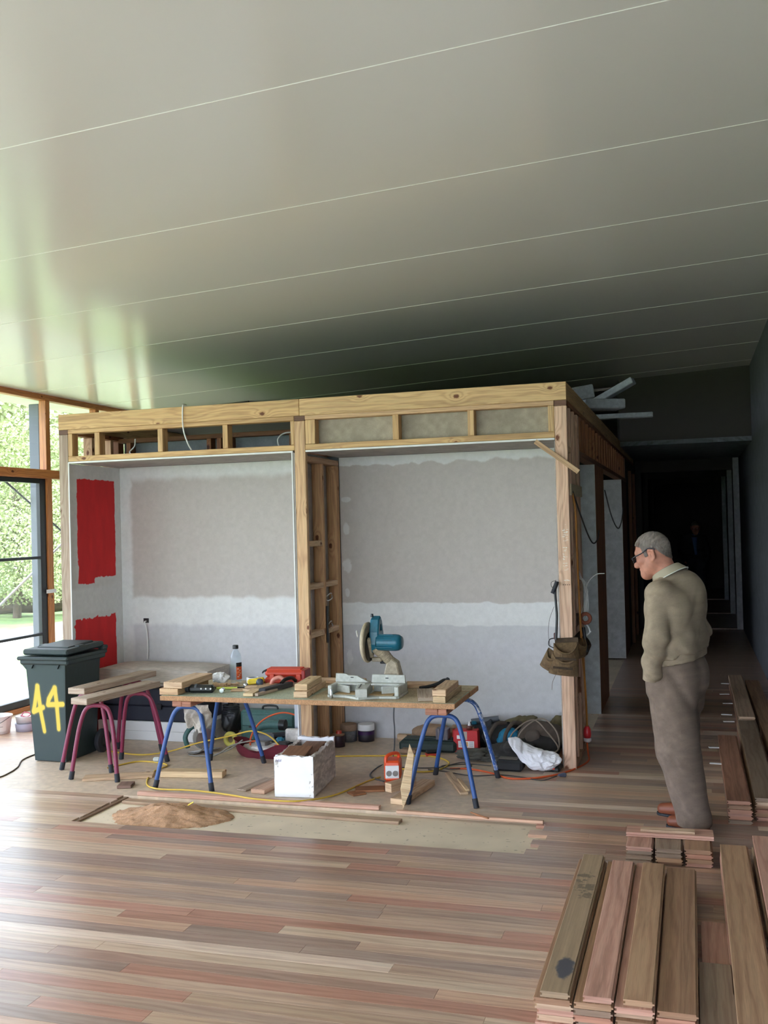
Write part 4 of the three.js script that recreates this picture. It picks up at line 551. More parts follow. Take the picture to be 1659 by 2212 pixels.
{ // right bay heap
  let t = thing('tool_case', 'long dark green tool case lying on the floor of the right bay', 'tool case', [-1.2, 0.001, -0.4], 0.03); part(t, 'shell', mv(cb(0.46, 0.085, 0.17, 0.02), 0, 0.044, 0), M.dkgreen); part(t, 'handle', tube([[-0.08, 0.085, 0.04], [-0.06, 0.105, 0.05], [0.06, 0.105, 0.05], [0.08, 0.085, 0.04]], 0.01, 24, 8), M.dkgreen); part(t, 'rib', mv(cb(0.4, 0.012, 0.12, 0.004), 0, 0.091, -0.02), M.dkgreen);
  solo('sand_bag', 'dusty brown folded sack behind the green tool case', 'sack', blob(0.2, 0.08, 0.08, 0.25, 1.6, 13, 9), M.dusty, [-1.2, 0.001, -0.62]);
  solo('parts_box', 'dusty ribbed clear box on the green tool case', 'box', merge([cb(0.1, 0.09, 0.09, 0.006), ...[-0.04, -0.02, 0, 0.02, 0.04].map((x) => mv(cb(0.006, 0.086, 0.006, 0.001), x, 0, 0.046))]), W(mat(120, 112, 118, 0.5), grainT, 4), [-1.08, 0.143, -0.38]);
  t = thing('cardboard_box', 'open orange red carton with white label behind the red carton', 'carton', [-0.93, 0.001, -0.53], 0.1); M.carton = mat(196, 60, 44, 0.7); for (const [w, d, x, z] of [[0.2, 0.006, 0, 0.06], [0.2, 0.006, 0, -0.06], [0.006, 0.114, -0.097, 0], [0.006, 0.114, 0.097, 0]]) part(t, 'side', mv(cb(w, 0.16, d, 0.001), x, 0.081, z), M.carton); part(t, 'bottom', mv(cb(0.188, 0.006, 0.114, 0.001), 0, 0.004, 0), M.carton); part(t, 'label', mv(cb(0.07, 0.035, 0.002, 0.0005), -0.03, 0.11, 0.065), M.white, 'white label'); part(t, 'flap', mv(cb(0.18, 0.004, 0.1, 0.001), -0.02, 0.17, 0.0, 0.1), M.dusty);
  const cv = document.createElement('canvas'); cv.width = 256; cv.height = 256; const c = cv.getContext('2d'); c.fillStyle = '#c62c2e'; c.fillRect(0, 0, 256, 256); c.fillStyle = '#e8e4e0'; c.fillRect(50, 120, 170, 80); c.fillRect(36, 52, 76, 44); c.fillStyle = '#a89c92'; c.fillRect(80, 6, 66, 100); c.fillStyle = '#d8a066'; c.fillRect(124, 130, 30, 56); c.fillStyle = '#8a8498'; for (let i = 0; i < 6; i++) { c.fillRect(60, 130 + i * 11, 52, 4); c.fillRect(166, 130 + i * 11, 44, 4); }
  const ct = new THREE.CanvasTexture(cv); ct.colorSpace = THREE.SRGBColorSpace;
  t = thing('fixings_carton', 'bright red carton with white labels and a glue bottle standing in it', 'carton', [-0.9, 0.001, -0.42], 0.04); M.redc = mat(192, 40, 42, 0.6); part(t, 'body', warp(cb(0.19, 0.17, 0.1, 0.003), (v) => { v.x *= v.y > 0 ? 1 : 1.06; }).translate(0, 0.086, 0), M.redc); part(t, 'printed_front', new THREE.PlaneGeometry(0.19, 0.165).translate(0, 0.086, 0.0515), mat(255, 255, 255, 0.6, { map: ct }), 'printed red front with white labels');
  t = thing('glue_bottle', 'small brown glue bottle with white nozzle standing on the red carton', 'bottle', [-0.875, 0.173, -0.42]); part(t, 'body', lathe([[0.0001, 0], [0.024, 0], [0.024, 0.022], [0.02, 0.03], [0.0001, 0.032]], 16), mat(96, 52, 44, 0.4)); part(t, 'nozzle', mv(lathe([[0.0001, 0], [0.013, 0], [0.006, 0.03], [0.0001, 0.032]], 14), 0, 0.032, 0), M.white);
  t = thing('sanding_block', 'small black and red sanding block in front of the green tool case', 'sanding block', [-1.13, 0.001, -0.22], 0.4); part(t, 'pad', mv(cb(0.11, 0.02, 0.06, 0.006), 0, 0.011, 0), M.redcase); part(t, 'grip', mv(cb(0.1, 0.022, 0.05, 0.009), 0, 0.0325, 0), M.black);
  solo('dusty_block', 'dusty tan block on the floor left of the sanding block', 'block', cb(0.14, 0.035, 0.1, 0.01), M.dusty, [-1.33, 0.0185, -0.28], -0.1);
  t = thing('cordless_tool', 'jumble of grey and black power tools behind the red carton', 'power tool', [-0.78, 0.001, -0.62], 0.3); part(t, 'body', blob(0.16, 0.11, 0.09, 0.5, 2.4, 41, 10), M.rubber); part(t, 'grip', rod([-0.12, 0.2, 0], [0.1, 0.225, 0.02], 0.024, 12), M.steel); part(t, 'switch', mv(cb(0.04, 0.03, 0.03, 0.008), -0.1, 0.2, 0.04), M.teal);
  // bags
  M.bagcloth = W(mat(92, 80, 70, 0.9), clothT, 4); M.bagdark = W(mat(42, 40, 38, 0.9), clothT, 4); M.khaki = W(mat(112, 102, 72, 0.9), clothT, 4);
  t = thing('backpack', 'grey backpack with bright blue panel in the right bay', 'backpack', [-0.6, 0.001, -0.5], 0.2); part(t, 'body', blob(0.16, 0.115, 0.13, 0.3, 1.6, 21, 12), M.bagdark); part(t, 'blue_panel', warp(blob(0.095, 0.08, 0.05, 0.15, 2, 23, 8), (v) => { v.x += v.y * 0.2; }).translate(0.0, 0.04, 0.1), W(mat(24, 128, 164, 0.7), clothT, 4), 'bright blue panel'); for (const [x, k] of [[-0.06, 0], [0.06, 0.03]]) part(t, 'strap', new THREE.TubeGeometry(new THREE.CatmullRomCurve3([V(x - 0.06, 0.02, 0.14), V(x - 0.07, 0.14, 0.14), V(x - 0.01, 0.23, 0.1), V(x + 0.06, 0.225, 0.05)]), 30, 0.017, 6), M.bagcloth);
  solo('folded_jacket', 'khaki jacket slumped on top of the bags', 'jacket', blob(0.13, 0.07, 0.1, 0.5, 1.8, 27, 10), M.khaki, [-0.47, 0.12, -0.6]);
  t = thing('work_bag', 'large brown canvas work bag with thin carry straps against the right side', 'work bag', [-0.31, 0.001, -0.42], -0.1); part(t, 'body', blob(0.19, 0.135, 0.15, 0.22, 1.5, 33, 14), M.bagcloth); part(t, 'dark_pocket', blob(0.16, 0.085, 0.06, 0.2, 2, 35, 10).translate(0.01, 0.0, 0.125), M.bagdark, 'dark front pocket'); for (const [dx, dz, h] of [[-0.03, 0.13, 0.0], [0.03, 0.11, 0.01]]) part(t, 'strap', tube([[-0.2 + dx, 0.08, dz + 0.06], [-0.14 + dx, 0.2 + h, dz + 0.04], [0.0 + dx, 0.285 + h, dz - 0.02], [0.12 + dx, 0.2 + h, dz + 0.02], [0.17, 0.09, dz + 0.04], [0.14, 0.06, dz + 0.06]], 0.006, 60, 6), mat(128, 114, 100, 0.8)); part(t, 'flap', warp(blob(0.06, 0.05, 0.03, 0.2, 2, 36, 7), () => 0).translate(-0.03, 0.12, 0.15), M.bagcloth);
  solo('olive_bag', 'olive canvas bag wedged behind the brown work bag', 'bag', blob(0.1, 0.13, 0.07, 0.3, 1.6, 38, 10), M.khaki, [-0.2, 0.001, -0.64]);
  solo('work_glove', 'grey rumpled cloth lying in front of the red carton', 'cloth', blob(0.15, 0.04, 0.08, 0.7, 2, 43, 12), W(mat(96, 94, 84, 0.95), clothT, 5), [-0.74, 0.001, -0.14]);
  solo('dark_jacket', 'dark jacket bunched on the floor in front of the backpack', 'jacket', blob(0.2, 0.075, 0.11, 0.6, 1.7, 45, 13), W(mat(58, 56, 54, 0.9), clothT, 4), [-0.5, 0.001, -0.18]);
  t = thing('tool_pouch', 'black flat pouch on the floor beside the white plastic bag', 'pouch', [-0.46, 0.001, 0.1], -0.05); part(t, 'body', mv(cb(0.19, 0.075, 0.13, 0.016), 0, 0.039, 0), mat(30, 31, 33, 0.7)); part(t, 'flap', mv(cb(0.14, 0.006, 0.07, 0.003), -0.02, 0.08, -0.02), W(mat(112, 104, 92, 0.9), clothT, 4));
  const g = blob(0.17, 0.075, 0.1, 0.35, 1.5, 51, 16); warp(g, (v) => { v.y += Math.max(0, -v.x) * 0.65; v.x += v.y * -0.1; const n = fbm(v.x * 15 + v.y * 6, v.y * 15 + v.z * 9, 3) - 0.5; v.z += n * 0.07; v.x += n * 0.05; v.y = Math.max(0.001, v.y + n * 0.04 * Math.min(1, v.y * 20)); });
  solo('plastic_bag', 'crumpled white plastic bag on the floor in front of the work bag', 'plastic bag', g, mat(236, 236, 240, 0.5, { flatShading: true }), [-0.29, 0.001, 0.06], -0.15);
  t = thing('battery_charger', 'black battery charger with red markings beside the right post', 'charger', [-0.165, 0.001, 0.05], -0.1); part(t, 'base', mv(cb(0.13, 0.04, 0.13, 0.012), 0, 0.021, 0), M.black); part(t, 'battery', mv(cb(0.1, 0.05, 0.08, 0.014), -0.005, 0.066, -0.015), M.black); part(t, 'red_label', mv(cb(0.06, 0.012, 0.002, 0.0005), 0, 0.026, 0.066), M.redcase); part(t, 'red_label', mv(cb(0.03, 0.014, 0.002, 0.0005), 0, 0.068, 0.026), M.redcase);
  solo('timber_offcut', 'dark timber offcut on the floor behind the right post', 'offcut', cb(0.1, 0.045, 0.3, 0.003, 'z'), M.brownstud[1], [-0.16, 0.0235, -0.28], 0.1);
}
// ---------- hanging and fixed odds and ends ----------
{
  const m = mv(cb(0.03, 0.036, 0.385, 0.002), 0, 0, 0);
  const bb = solo('brace_batten', 'pale batten nailed slantwise across the top of the right post', 'batten', m, M.offcut[2], [-0.076, 2.266, 0.022]); bb.rotation.set(0, Math.PI / 2 + 0.06, 0); bb.rotateX(0.654);
  cord('cable', 'white cable hanging over the timber beam of the left bay', [[-3.1, 2.83, -0.05], [-3.1, 2.825, 0.0], [-3.1, 2.8, 0.008], [-3.095, 2.62, 0.012], [-3.07, 2.5, -0.02], [-3.06, 2.46, -0.05]], 0.006, M.white);
  cord('cable', 'white cable end curling in the left roof space', [[-3.85, 2.62, -0.5], [-3.83, 2.55, -0.45], [-3.86, 2.5, -0.42], [-3.8, 2.46, -0.4]], 0.006, M.white);
  cord('cable', 'white cable curling by the middle post in the roof space', [[-2.25, 2.6, -0.6], [-2.42, 2.6, -0.5], [-2.46, 2.55, -0.45], [-2.43, 2.47, -0.4]], 0.006, M.white);
  cord('cable', 'dark cable drooping across the first doorway', [[0.01, 2.02, -0.15], [0.04, 1.85, -0.35], [0.05, 1.66, -0.9], [0.04, 1.6, -1.4], [0.03, 1.63, -1.9], [0.01, 1.7, -2.3]], 0.006, M.gcord);
  cord('cable', 'dark cable drooping across the second doorway', [[0.01, 2.1, -3.1], [0.03, 1.85, -3.6], [0.04, 1.7, -4.4], [0.03, 1.76, -5.2], [0.01, 1.95, -6]], 0.007, M.gcord);
  const t = thing('extension_cord', 'orange and yellow cord hanging down the right post to a red coupler', 'cord'); part(t, 'cord', tube([[0.012, 2.0, -0.12], [0.03, 1.9, -0.1], [0.032, 1.6, -0.13], [0.034, 1.2, -0.18], [0.04, 0.9, -0.2], [0.045, 0.6, -0.3], [0.04, 0.3, -0.42], [0.036, 0.215, -0.455]], 0.0075, 100, 8), W(mat(206, 138, 56, 0.55), wornT, 6)); part(t, 'coupler', mv(lathe([[0.0001, 0], [0.024, 0], [0.03, 0.03], [0.026, 0.075], [0.01, 0.1], [0.0001, 0.1]], 18), 0.036, 0.13, -0.46), mat(206, 44, 52, 0.3), 'red moulded coupler'); part(t, 'clear_collar', mv(lathe([[0.0001, 0], [0.018, 0], [0.031, 0.012], [0.031, 0.035], [0.0001, 0.035]], 18), 0.036, 0.1, -0.465), mat(206, 196, 196, 0.25), 'clear plastic collar');
  const s = thing('cable_bundle', 'bundle of thin white cables hanging beside the right post', 'cable'); for (let i = 0; i < 5; i++) part(s, 'cable', tube([[0.005, 1.36 + i * 0.012, -0.42 - i * 0.02], [0.04 + 0.01 * (i % 3), 1.34 - i * 0.012, -0.4 - i * 0.02], [0.05 + i * 0.006, 1.26, -0.42], [0.045 + (i % 2) * 0.03, 1.16 - i * 0.015, -0.4], [0.02 + i * 0.008, 1.07 - i * 0.012, -0.38], [0.06 - i * 0.004, 1.12, -0.4], [0.07, 1.22 + i * 0.01, -0.41]]  , 0.0026, 60, 6), M.white);
  cord('cable', 'short white cable curling out beside the cable bundle', [[0.04, 1.22, -0.46], [0.08, 1.33, -0.46], [0.14, 1.385, -0.46], [0.2, 1.39, -0.46]], 0.0035, M.white); cord('cable', 'white cable tail under the reddish conduit ring', [[0.03, 1.03, -0.35], [0.07, 1.01, -0.33], [0.09, 0.96, -0.32], [0.06, 0.93, -0.32], [0.1, 0.965, -0.32]], 0.006, M.white);
  const r = thing('conduit_ring', 'reddish brown hose ring hanging beside the right post', 'ring', [0.06, 1.06, -0.33]); part(r, 'ring', mv(new THREE.TorusGeometry(0.035, 0.014, 10, 24), 0, 0, 0, 0, 0.2), mat(142, 78, 58, 0.6));
  const b = thing('pry_bar', 'black bar with a handle hanging on the left side of the right post', 'pry bar', [-0.105, 0, 0.02]); part(b, 'bar', tube([[0.01, 1.36, 0], [-0.008, 1.3, 0.01], [-0.006, 1.2, 0.01], [-0.002, 1.12, 0.012], [-0.008, 1.0, 0.015], [-0.012, 0.94, 0.02]], 0.009, 40, 8), M.black); part(b, 'handle', rod([0.006, 1.36, 0.005], [-0.028, 1.275, 0.01], 0.016, 12), M.rubber); part(b, 'wire', tube([[0.0, 1.37, 0], [-0.035, 1.355, 0.01], [-0.03, 1.32, 0.02], [-0.01, 1.34, 0.02]], 0.002, 24, 6), M.gcord); part(b, 'string', tube([[-0.02, 1.18, 0.02], [-0.055, 1.08, 0.03], [-0.062, 0.97, 0.04], [-0.05, 0.9, 0.05]], 0.0015, 24, 5), M.gcord);
  // tool belt
  M.suede = W(mat(132, 108, 78, 0.92), wornT, 4); M.suedeD = W(mat(88, 72, 56, 0.92), wornT, 4);
  const tb = thing('tool_belt', 'brown suede nail bag tool belt wrapped round the right post', 'tool belt', [0, 0, 0]);
  const pouch = (par, name, w, d, h, m, x, y, z, rx, ry, rz) => { const o = [], i = []; for (let k = 0; k <= 16; k++) { const a = Math.PI * k / 16; o.push([Math.cos(a) * w / 2, Math.sin(a) * d]); } for (let k = 16; k >= 0; k--) { const a = Math.PI * k / 16; o.push([Math.cos(a) * (w / 2 - 0.006), Math.sin(a) * (d - 0.006) + 0.002]); } const side = ext(o, h, 0.0012).rotateX(Math.PI / 2).translate(0, h / 2, 0); const bot = ext(o.slice(0, 17), 0.008, 0.001).rotateX(Math.PI / 2).translate(0, -h / 2 + 0.01, 0), back = mv(cb(w, h, 0.006, 0.001), 0, 0, 0.002); const q = part(par, name, merge([warp(merge([side, bot, back]), (v) => { const k = v.y / h; v.z *= 1 + k * 0.5; v.x *= 1 - k * 0.12; v.y += 0.008 * (fbm(v.x * 30, v.z * 30, 2) - 0.5); if (v.y > 0) v.y -= 0.075 * Math.pow(Math.max(0, v.z) / d, 1.5) * (v.y / h + 0.1); })]), m); q.position.set(x, y, z); q.rotation.set(rx, ry, rz); return q; };
  part(tb, 'belt', mv(cb(0.17, 0.055, 0.006, 0.002), -0.045, 0.925, 0.006, 0, 0, 0.05), M.suedeD); part(tb, 'belt', mv(cb(0.006, 0.055, 0.4, 0.002), 0.006, 0.93, -0.2), M.suedeD);
  pouch(tb, 'pouch', 0.18, 0.075, 0.12, M.suede, -0.05, 0.86, 0.012, 0.12, 0.15, 0.04); pouch(tb, 'pouch', 0.2, 0.05, 0.16, M.suede, -0.065, 0.765, 0.008, 0.14, 0.1, -0.14); pouch(tb, 'pouch', 0.11, 0.035, 0.15, M.suede, -0.165, 0.79, 0.002, 0.1, -0.35, -0.48); pouch(tb, 'pouch', 0.13, 0.05, 0.14, M.suede, 0.02, 0.86, -0.16, 0.05, 1.1, 0.0); pouch(tb, 'pouch', 0.17, 0.06, 0.13, M.suedeD, 0.02, 0.85, -0.34, 0.05, 1.4, 0.05);
  for (const [x, y, z, w] of [[-0.045, 0.81, 0.085, 0.15], [-0.07, 0.74, 0.066, 0.14]]) part(tb, 'stitched_strap', mv(cb(w, 0.016, 0.004, 0.001), x, y, z, 0.1, 0.1, -0.1), M.suedeD);
  part(tb, 'hammer_handle', rod([0.05, 1.0, -0.26], [0.075, 0.82, -0.23], 0.013, 10), M.black); part(tb, 'hook', tube([[-0.13, 0.95, 0.01], [-0.165, 0.94, 0.02], [-0.17, 0.9, 0.03], [-0.13, 0.88, 0.04]], 0.004, 24, 6), M.black); part(tb, 'loop', mv(cb(0.02, 0.05, 0.02, 0.006), -0.125, 0.965, 0.02), mat(96, 72, 70, 0.8)); part(tb, 'tail_string', tube([[-0.12, 0.7, 0.04], [-0.15, 0.63, 0.05], [-0.155, 0.58, 0.05]], 0.0015, 20, 5), M.suede);
  // foam strips on top of the frame
  const fm = W(mat(186, 192, 196, 0.9), grainT, 3);
  solo('foam_strip', 'white foam strip sticking out flat over the corridor on top of the frame', 'foam strip', cb(0.62, 0.05, 0.1, 0.006), fm, [0.2, 2.84, -3.0], 0.05);
  let o = solo('foam_strip', 'white foam strip tilted up on top of the frame', 'foam strip', cb(0.55, 0.06, 0.12, 0.006), fm, [0.13, 2.96, -2.2], -0.2); o.rotation.z = 0.45; o = solo('foam_strip', 'white foam block under the tilted strip on top of the frame', 'foam strip', cb(0.4, 0.09, 0.2, 0.01), fm, [0.08, 2.86, -2.05], 0.5);
  o = solo('foam_strip', 'white foam block leaning back behind the other strips on the frame', 'foam strip', cb(0.3, 0.12, 0.2, 0.01), fm, [-0.1, 2.9, -1.5], 0.9); o.rotation.z = 0.2;
  // socket box with cable on the niche wall
  const k = thing('wall_box', 'black electrical box cut into the left bay plasterboard with a white cable hanging out', 'outlet', [-3.945, 0.985, -0.777]); part(k, 'box', mv(cb(0.055, 0.042, 0.004, 0.002), 0, 0, 0), M.black); part(k, 'cable', tube([[0, -0.005, 0], [0.002, -0.01, 0.03], [0.014, -0.05, 0.03], [0.02, -0.2, 0.015], [0.018, -0.35, 0.02]], 0.0065, 50, 8), M.white);
  for (const [x, y, z, e] of [['white cable loop tucked in the upper part of the dividing frame', 1.22, -0.56, 0.1], ['white cable loop lying on the noggin of the dividing frame', 0.985, -0.56, 0.08]]) solo('cable', x, 'cable', tube([[0, 0, -e], [0.03, -0.02, -0.02], [0.03, -0.03, e], [0.02, -0.01, e], [0.02, 0.02, 0], [0.0, 0.015, -e]], 0.005, 50, 6), M.white, [-2.09, y, z]);
  solo('steel_rod', 'dark metal rod hanging on the middle stud of the dividing frame', 'rod', rod([0, 1.15, 0], [0, 0.85, 0.004], 0.009), M.black, [-2.03, 0, -0.38]);
}
{ // buckets by the window
  const b = thing('paint_bucket', 'white paint bucket with lettering standing by the window wall', 'bucket', [-5.23, 0.001, -0.35]); M.tub = mat(226, 226, 222, 0.4); part(b, 'body', lathe([[0.0001, 0], [0.095, 0], [0.115, 0.15], [0.122, 0.152], [0.122, 0.16], [0.108, 0.16], [0.09, 0.01], [0.0001, 0.01]], 28), M.tub);
  const cv = document.createElement('canvas'); cv.width = 256; cv.height = 128; const c = cv.getContext('2d'); c.fillStyle = '#e6e6e2'; c.fillRect(0, 0, 256, 128); c.fillStyle = '#28262a'; c.font = 'italic bold 44px serif'; c.fillText('flud', 60, 52); c.fillRect(40, 70, 180, 4); c.fillRect(60, 86, 110, 5); c.fillStyle = '#6a7a3c'; c.fillRect(90, 100, 30, 20); const ct = new THREE.CanvasTexture(cv); ct.colorSpace = THREE.SRGBColorSpace;
  part(b, 'label', mv(new THREE.CylinderGeometry(0.1135, 0.1, 0.1, 20, 1, true, -0.9, 2.2), 0, 0.075, 0), mat(255, 255, 255, 0.5, { map: ct }), 'white label with dark lettering'); part(b, 'handle', tube([[-0.12, 0.15, 0], [-0.09, 0.11, 0.1], [0.0, 0.09, 0.13], [0.09, 0.11, 0.1], [0.12, 0.15, 0]], 0.003, 30, 6), M.steel);
  const t = thing('parts_tub', 'low plastic tub of screws stacked by the paint bucket', 'tub', [-5.05, 0.001, -0.5]); part(t, 'lower_tub', lathe([[0.0001, 0], [0.09, 0], [0.1, 0.07], [0.105, 0.072], [0.0001, 0.074]], 24), mat(176, 178, 196, 0.4)); part(t, 'upper_tub', mv(lathe([[0.0001, 0], [0.085, 0], [0.095, 0.06], [0.09, 0.062], [0.0001, 0.05]], 24), 0, 0.075, 0), mat(196, 192, 190, 0.4)); part(t, 'pink_wire', tube([[-0.05, 0.13, 0], [0, 0.17, 0.02], [0.05, 0.15, 0], [0.03, 0.13, 0.03], [-0.03, 0.14, 0.03]], 0.005, 40, 6, true), mat(196, 92, 110, 0.5));
}
{ // hardwood floorboard stacks
  const tones = [['pinkish', [204, 158, 136]], ['brown', [164, 128, 98]], ['tan', [182, 146, 112]], ['reddish', [188, 138, 112]], ['pale', [214, 184, 152]], ['grey brown', [156, 134, 112]]].map(([n, c]) => [n, hard(...c, { roughness: 0.55 })]);
  { const st = tex(512, 128, (u, v) => { const x = u * 1.5, y = v * 0.14, g = 0.84 + 0.2 * fbm(u * 4, v * 22, 4) + 0.08 * (fbm(u * 40, v * 90, 2) - 0.5); let c = [168 * g, 142 * g, 112 * g]; const k1 = sst(0.5, 0.62, fbm(x * 26, y * 30, 4) + 0.3 - 0.9 * Math.hypot((x - 0.42) / 0.14, (y - 0.06) / 0.06) * 0.4), k2 = (1 - sst(0.7, 1.1, Math.hypot((x - 1.3) / 0.1, (y - 0.085) / 0.035) + 0.5 * (fbm(x * 40, y * 60, 3) - 0.5))); c = mix3(c, [84, 74, 60], clamp(k1) * 0.6); return mix3(c, [58, 60, 72], k2 * 0.85); }); st.repeat.set(1 / 1.5, 1 / 0.14); st.offset.set(0.5, -0.3 / 0.14); M.stained = mat(255, 255, 255, 0.55, { map: st }); }
  const profile = (w, h, l, fix) => { // tongue and groove section run along z
    const e = 0.007, y = h / 2, s = ext([[-w / 2, -y], [w / 2 - 0.003, -y], [w / 2, -y + 0.003], [w / 2, -0.003], [w / 2 + e, -0.0025], [w / 2 + e, 0.0035], [w / 2, 0.004], [w / 2, y - 0.001], [w / 2 - 0.002, y], [-w / 2 + 0.002, y], [-w / 2, y - 0.001], [-w / 2, 0.005], [-w / 2 + e, 0.0045], [-w / 2 + e, -0.0035], [-w / 2, -0.004], [-w / 2, -y + 0.003]], l, 0).translate(0, 0, -l / 2);
    const g = s.index ? s.toNonIndexed() : s; g.computeVertexNormals(); return boxUV(g, 2, fix ? 0 : rnd() * 5, fix ? 0 : rnd() * 5); };
  const tiers = ['bottom', 'second', 'third', 'fourth', 'fifth', 'top'], ord = ['first', 'second', 'third', 'fourth'];
  const W1 = 0.128, H1 = 0.0212;
  function stack(x0, z0, z1, cols, layers, where, gr, step = 0.14, lean = 0, drop = 0, rz = 0.05, tops = null) {
    for (let c = 0; c < cols; c++) for (let l = 0; l < layers - (c === cols - 1 ? drop : 0); l++) {
      const a = z0 + rr(-rz, rz) * 0.7, b = z1 + rr(-rz, rz) * 0.35, top = l === layers - 1 - (c === cols - 1 ? drop : 0), k = top && tops ? tops[c] : Math.floor(rnd() * 6), nw = top && tops && c < cols - 1;
      const name = `${tones[k][0]} floorboard, ${top ? 'topmost' : tiers[l] + (l ? ' from the floor' : '')}${cols > 1 ? ' in ' + ord[c] + ' column' : ''} of ${where}`;
      solo('hardwood_board', name, 'floorboard', profile(nw ? W1 - 0.03 : W1, H1, b - a, nw && c === 0), nw && c === 0 ? M.stained : tones[k][1], [x0 + step * (c + 0.5) + rr(-0.004, 0.004) + lean * l + (nw ? [0.006, 0.012, 0.014][c] : 0), (l + 0.5) * (H1 + 0.0012) + 0.001, (a + b) / 2], rr(-0.004, 0.004), gr);
    }
  }
  stack(0.25, 2.27, 3.74, 4, 6, 'the nearest stack', 'boards of the nearest stack', 0.14, 0, 1, 0.05, [5, 0, 2, 1]);
  stack(0.455, 1.62, 1.93, 3, 4, 'the short stack', 'boards of the short stack', 0.148);
  const cr = solo('hardwood_board', 'pinkish floorboard lying crosswise on the short stack by the man', 'floorboard', profile(0.13, H1, 0.45), tones[0][1], [0.68, 0.1035, 1.7], Math.PI / 2 + 0.02); const c2 = solo('hardwood_board', 'thin pink lath on top of the short stack by the man', 'lath', profile(0.05, 0.012, 0.28), tones[4][1], [0.67, 0.1215, 1.72], Math.PI / 2 + 0.03);
  stack(0.99, -0.72, 1.12, 1, 6, 'the narrow stack right of the man', 'boards of the narrow stack', 0.14);
  stack(1.15, -1.35, 1.02, 1, 6, 'the second stack from the right wall', 'boards of the wall stack', 0.14); stack(1.17, -3.8, -1.5, 1, 6, 'the far stack along the corridor wall', 'boards of the far corridor stack', 0.14); stack(1.33, -3.6, -0.5, 1, 5, 'the far stack touching the right wall', 'boards of the far wall stack', 0.14); stack(1.31, -0.3, 1.5, 1, 5, 'the dark stack touching the right wall', 'boards of the dark wall stack', 0.14);
  stack(0.93, 1.9, 4.0, 1, 5, 'the long stack right of the nearest stack', 'boards of the long stack', 0.14, -0.001); stack(0.83, 3.2, 4.2, 1, 3, 'the low stack beside the nearest stack', 'boards of the low stack', 0.1); stack(0.85, 2.66, 3.12, 1, 1, 'the floor beside the nearest stack', 'boards beside the nearest stack', 0.08); stack(1.09, 1.75, 4.1, 2, 6, 'the edge pile', 'boards of the right edge pile', 0.14);
  for (const [i, p] of [[1.142, -3.65], [1.108, -3.0], [1.121, -2.5], [1.093, -1.94], [1.1, -1.63], [0.966, -0.61], [0.963, -0.1]].entries()) solo('spacer_slip', 'white spacer slip sticking out of the corridor board stacks', 'spacer', cb(0.09, 0.006, 0.03, 0.001), M.white, [p[0], 0.066, p[1]], rr(-0.2, 0.2), 'white spacer slips in the board stacks');
}

{ // marks written on the timber and on the foam box
  const print = (w, h, draw) => { const c = document.createElement('canvas'); c.width = w; c.height = h; const x = c.getContext('2d'); draw(x); const t = new THREE.CanvasTexture(c); t.colorSpace = THREE.SRGBColorSpace; return new THREE.MeshStandardMaterial({ map: t, roughness: 0.8, alphaTest: 0.5 }); };
  const wall = scene.children.find((o) => o.name === 'wall_front');
  const wm = print(96, 768, (x) => { x.fillStyle = '#ece6da'; const rows = [[20, 1], [90, 4], [118, 5], [148, 4], [176, 3], [214, 3], [300, 5], [330, 3], [372, 2], [404, 4], [436, 3], [480, 2], [520, 3], [560, 3], [690, 3]]; for (const [y, n] of rows) for (let i = 0; i < n; i++) x.fillRect(14 + rnd() * 50, y + rnd() * 16, 6 + rnd() * 20, 4 + rnd() * 4); x.fillStyle = '#2a201a'; for (const k of [6, 30, 52, 74]) { x.beginPath(); x.arc(k + 8, 752, 5, 0, 7); x.fill(); } });
  const q = part(wall, 'stencil_print', new THREE.PlaneGeometry(0.062, 0.47), wm, 'worn white stencil marks'); q.position.set(-0.036, 1.56, 0.0012);
  const bm = print(128, 96, (x) => { x.strokeStyle = '#2c2620'; x.lineWidth = 7; x.beginPath(); x.moveTo(8, 14); x.quadraticCurveTo(90, 10, 120, 44); x.moveTo(10, 84); x.lineTo(118, 84); x.moveTo(60, 50); x.lineTo(84, 60); x.stroke(); });
  const k = part(wall, 'pencil_mark', new THREE.PlaneGeometry(0.04, 0.08).rotateY(Math.PI / 2), bm, 'dark pencil marks'); k.position.set(0.0012, 0.46, -0.217);
  const box = scene.children.find((o) => o.name === 'foam_box'), pm = print(128, 64, (x) => { x.strokeStyle = '#6a5a86'; x.lineWidth = 5; for (let i = 0; i < 7; i++) { x.beginPath(); x.moveTo(14 + i * 15, 8 + (i % 3) * 6); x.lineTo(6 + i * 15, 54); x.stroke(); } });
  const f = part(box, 'marker_scribble', new THREE.PlaneGeometry(0.05, 0.025), pm, 'purple marker scribble'); f.position.set(-0.1, 0.245, 0.2895);
}
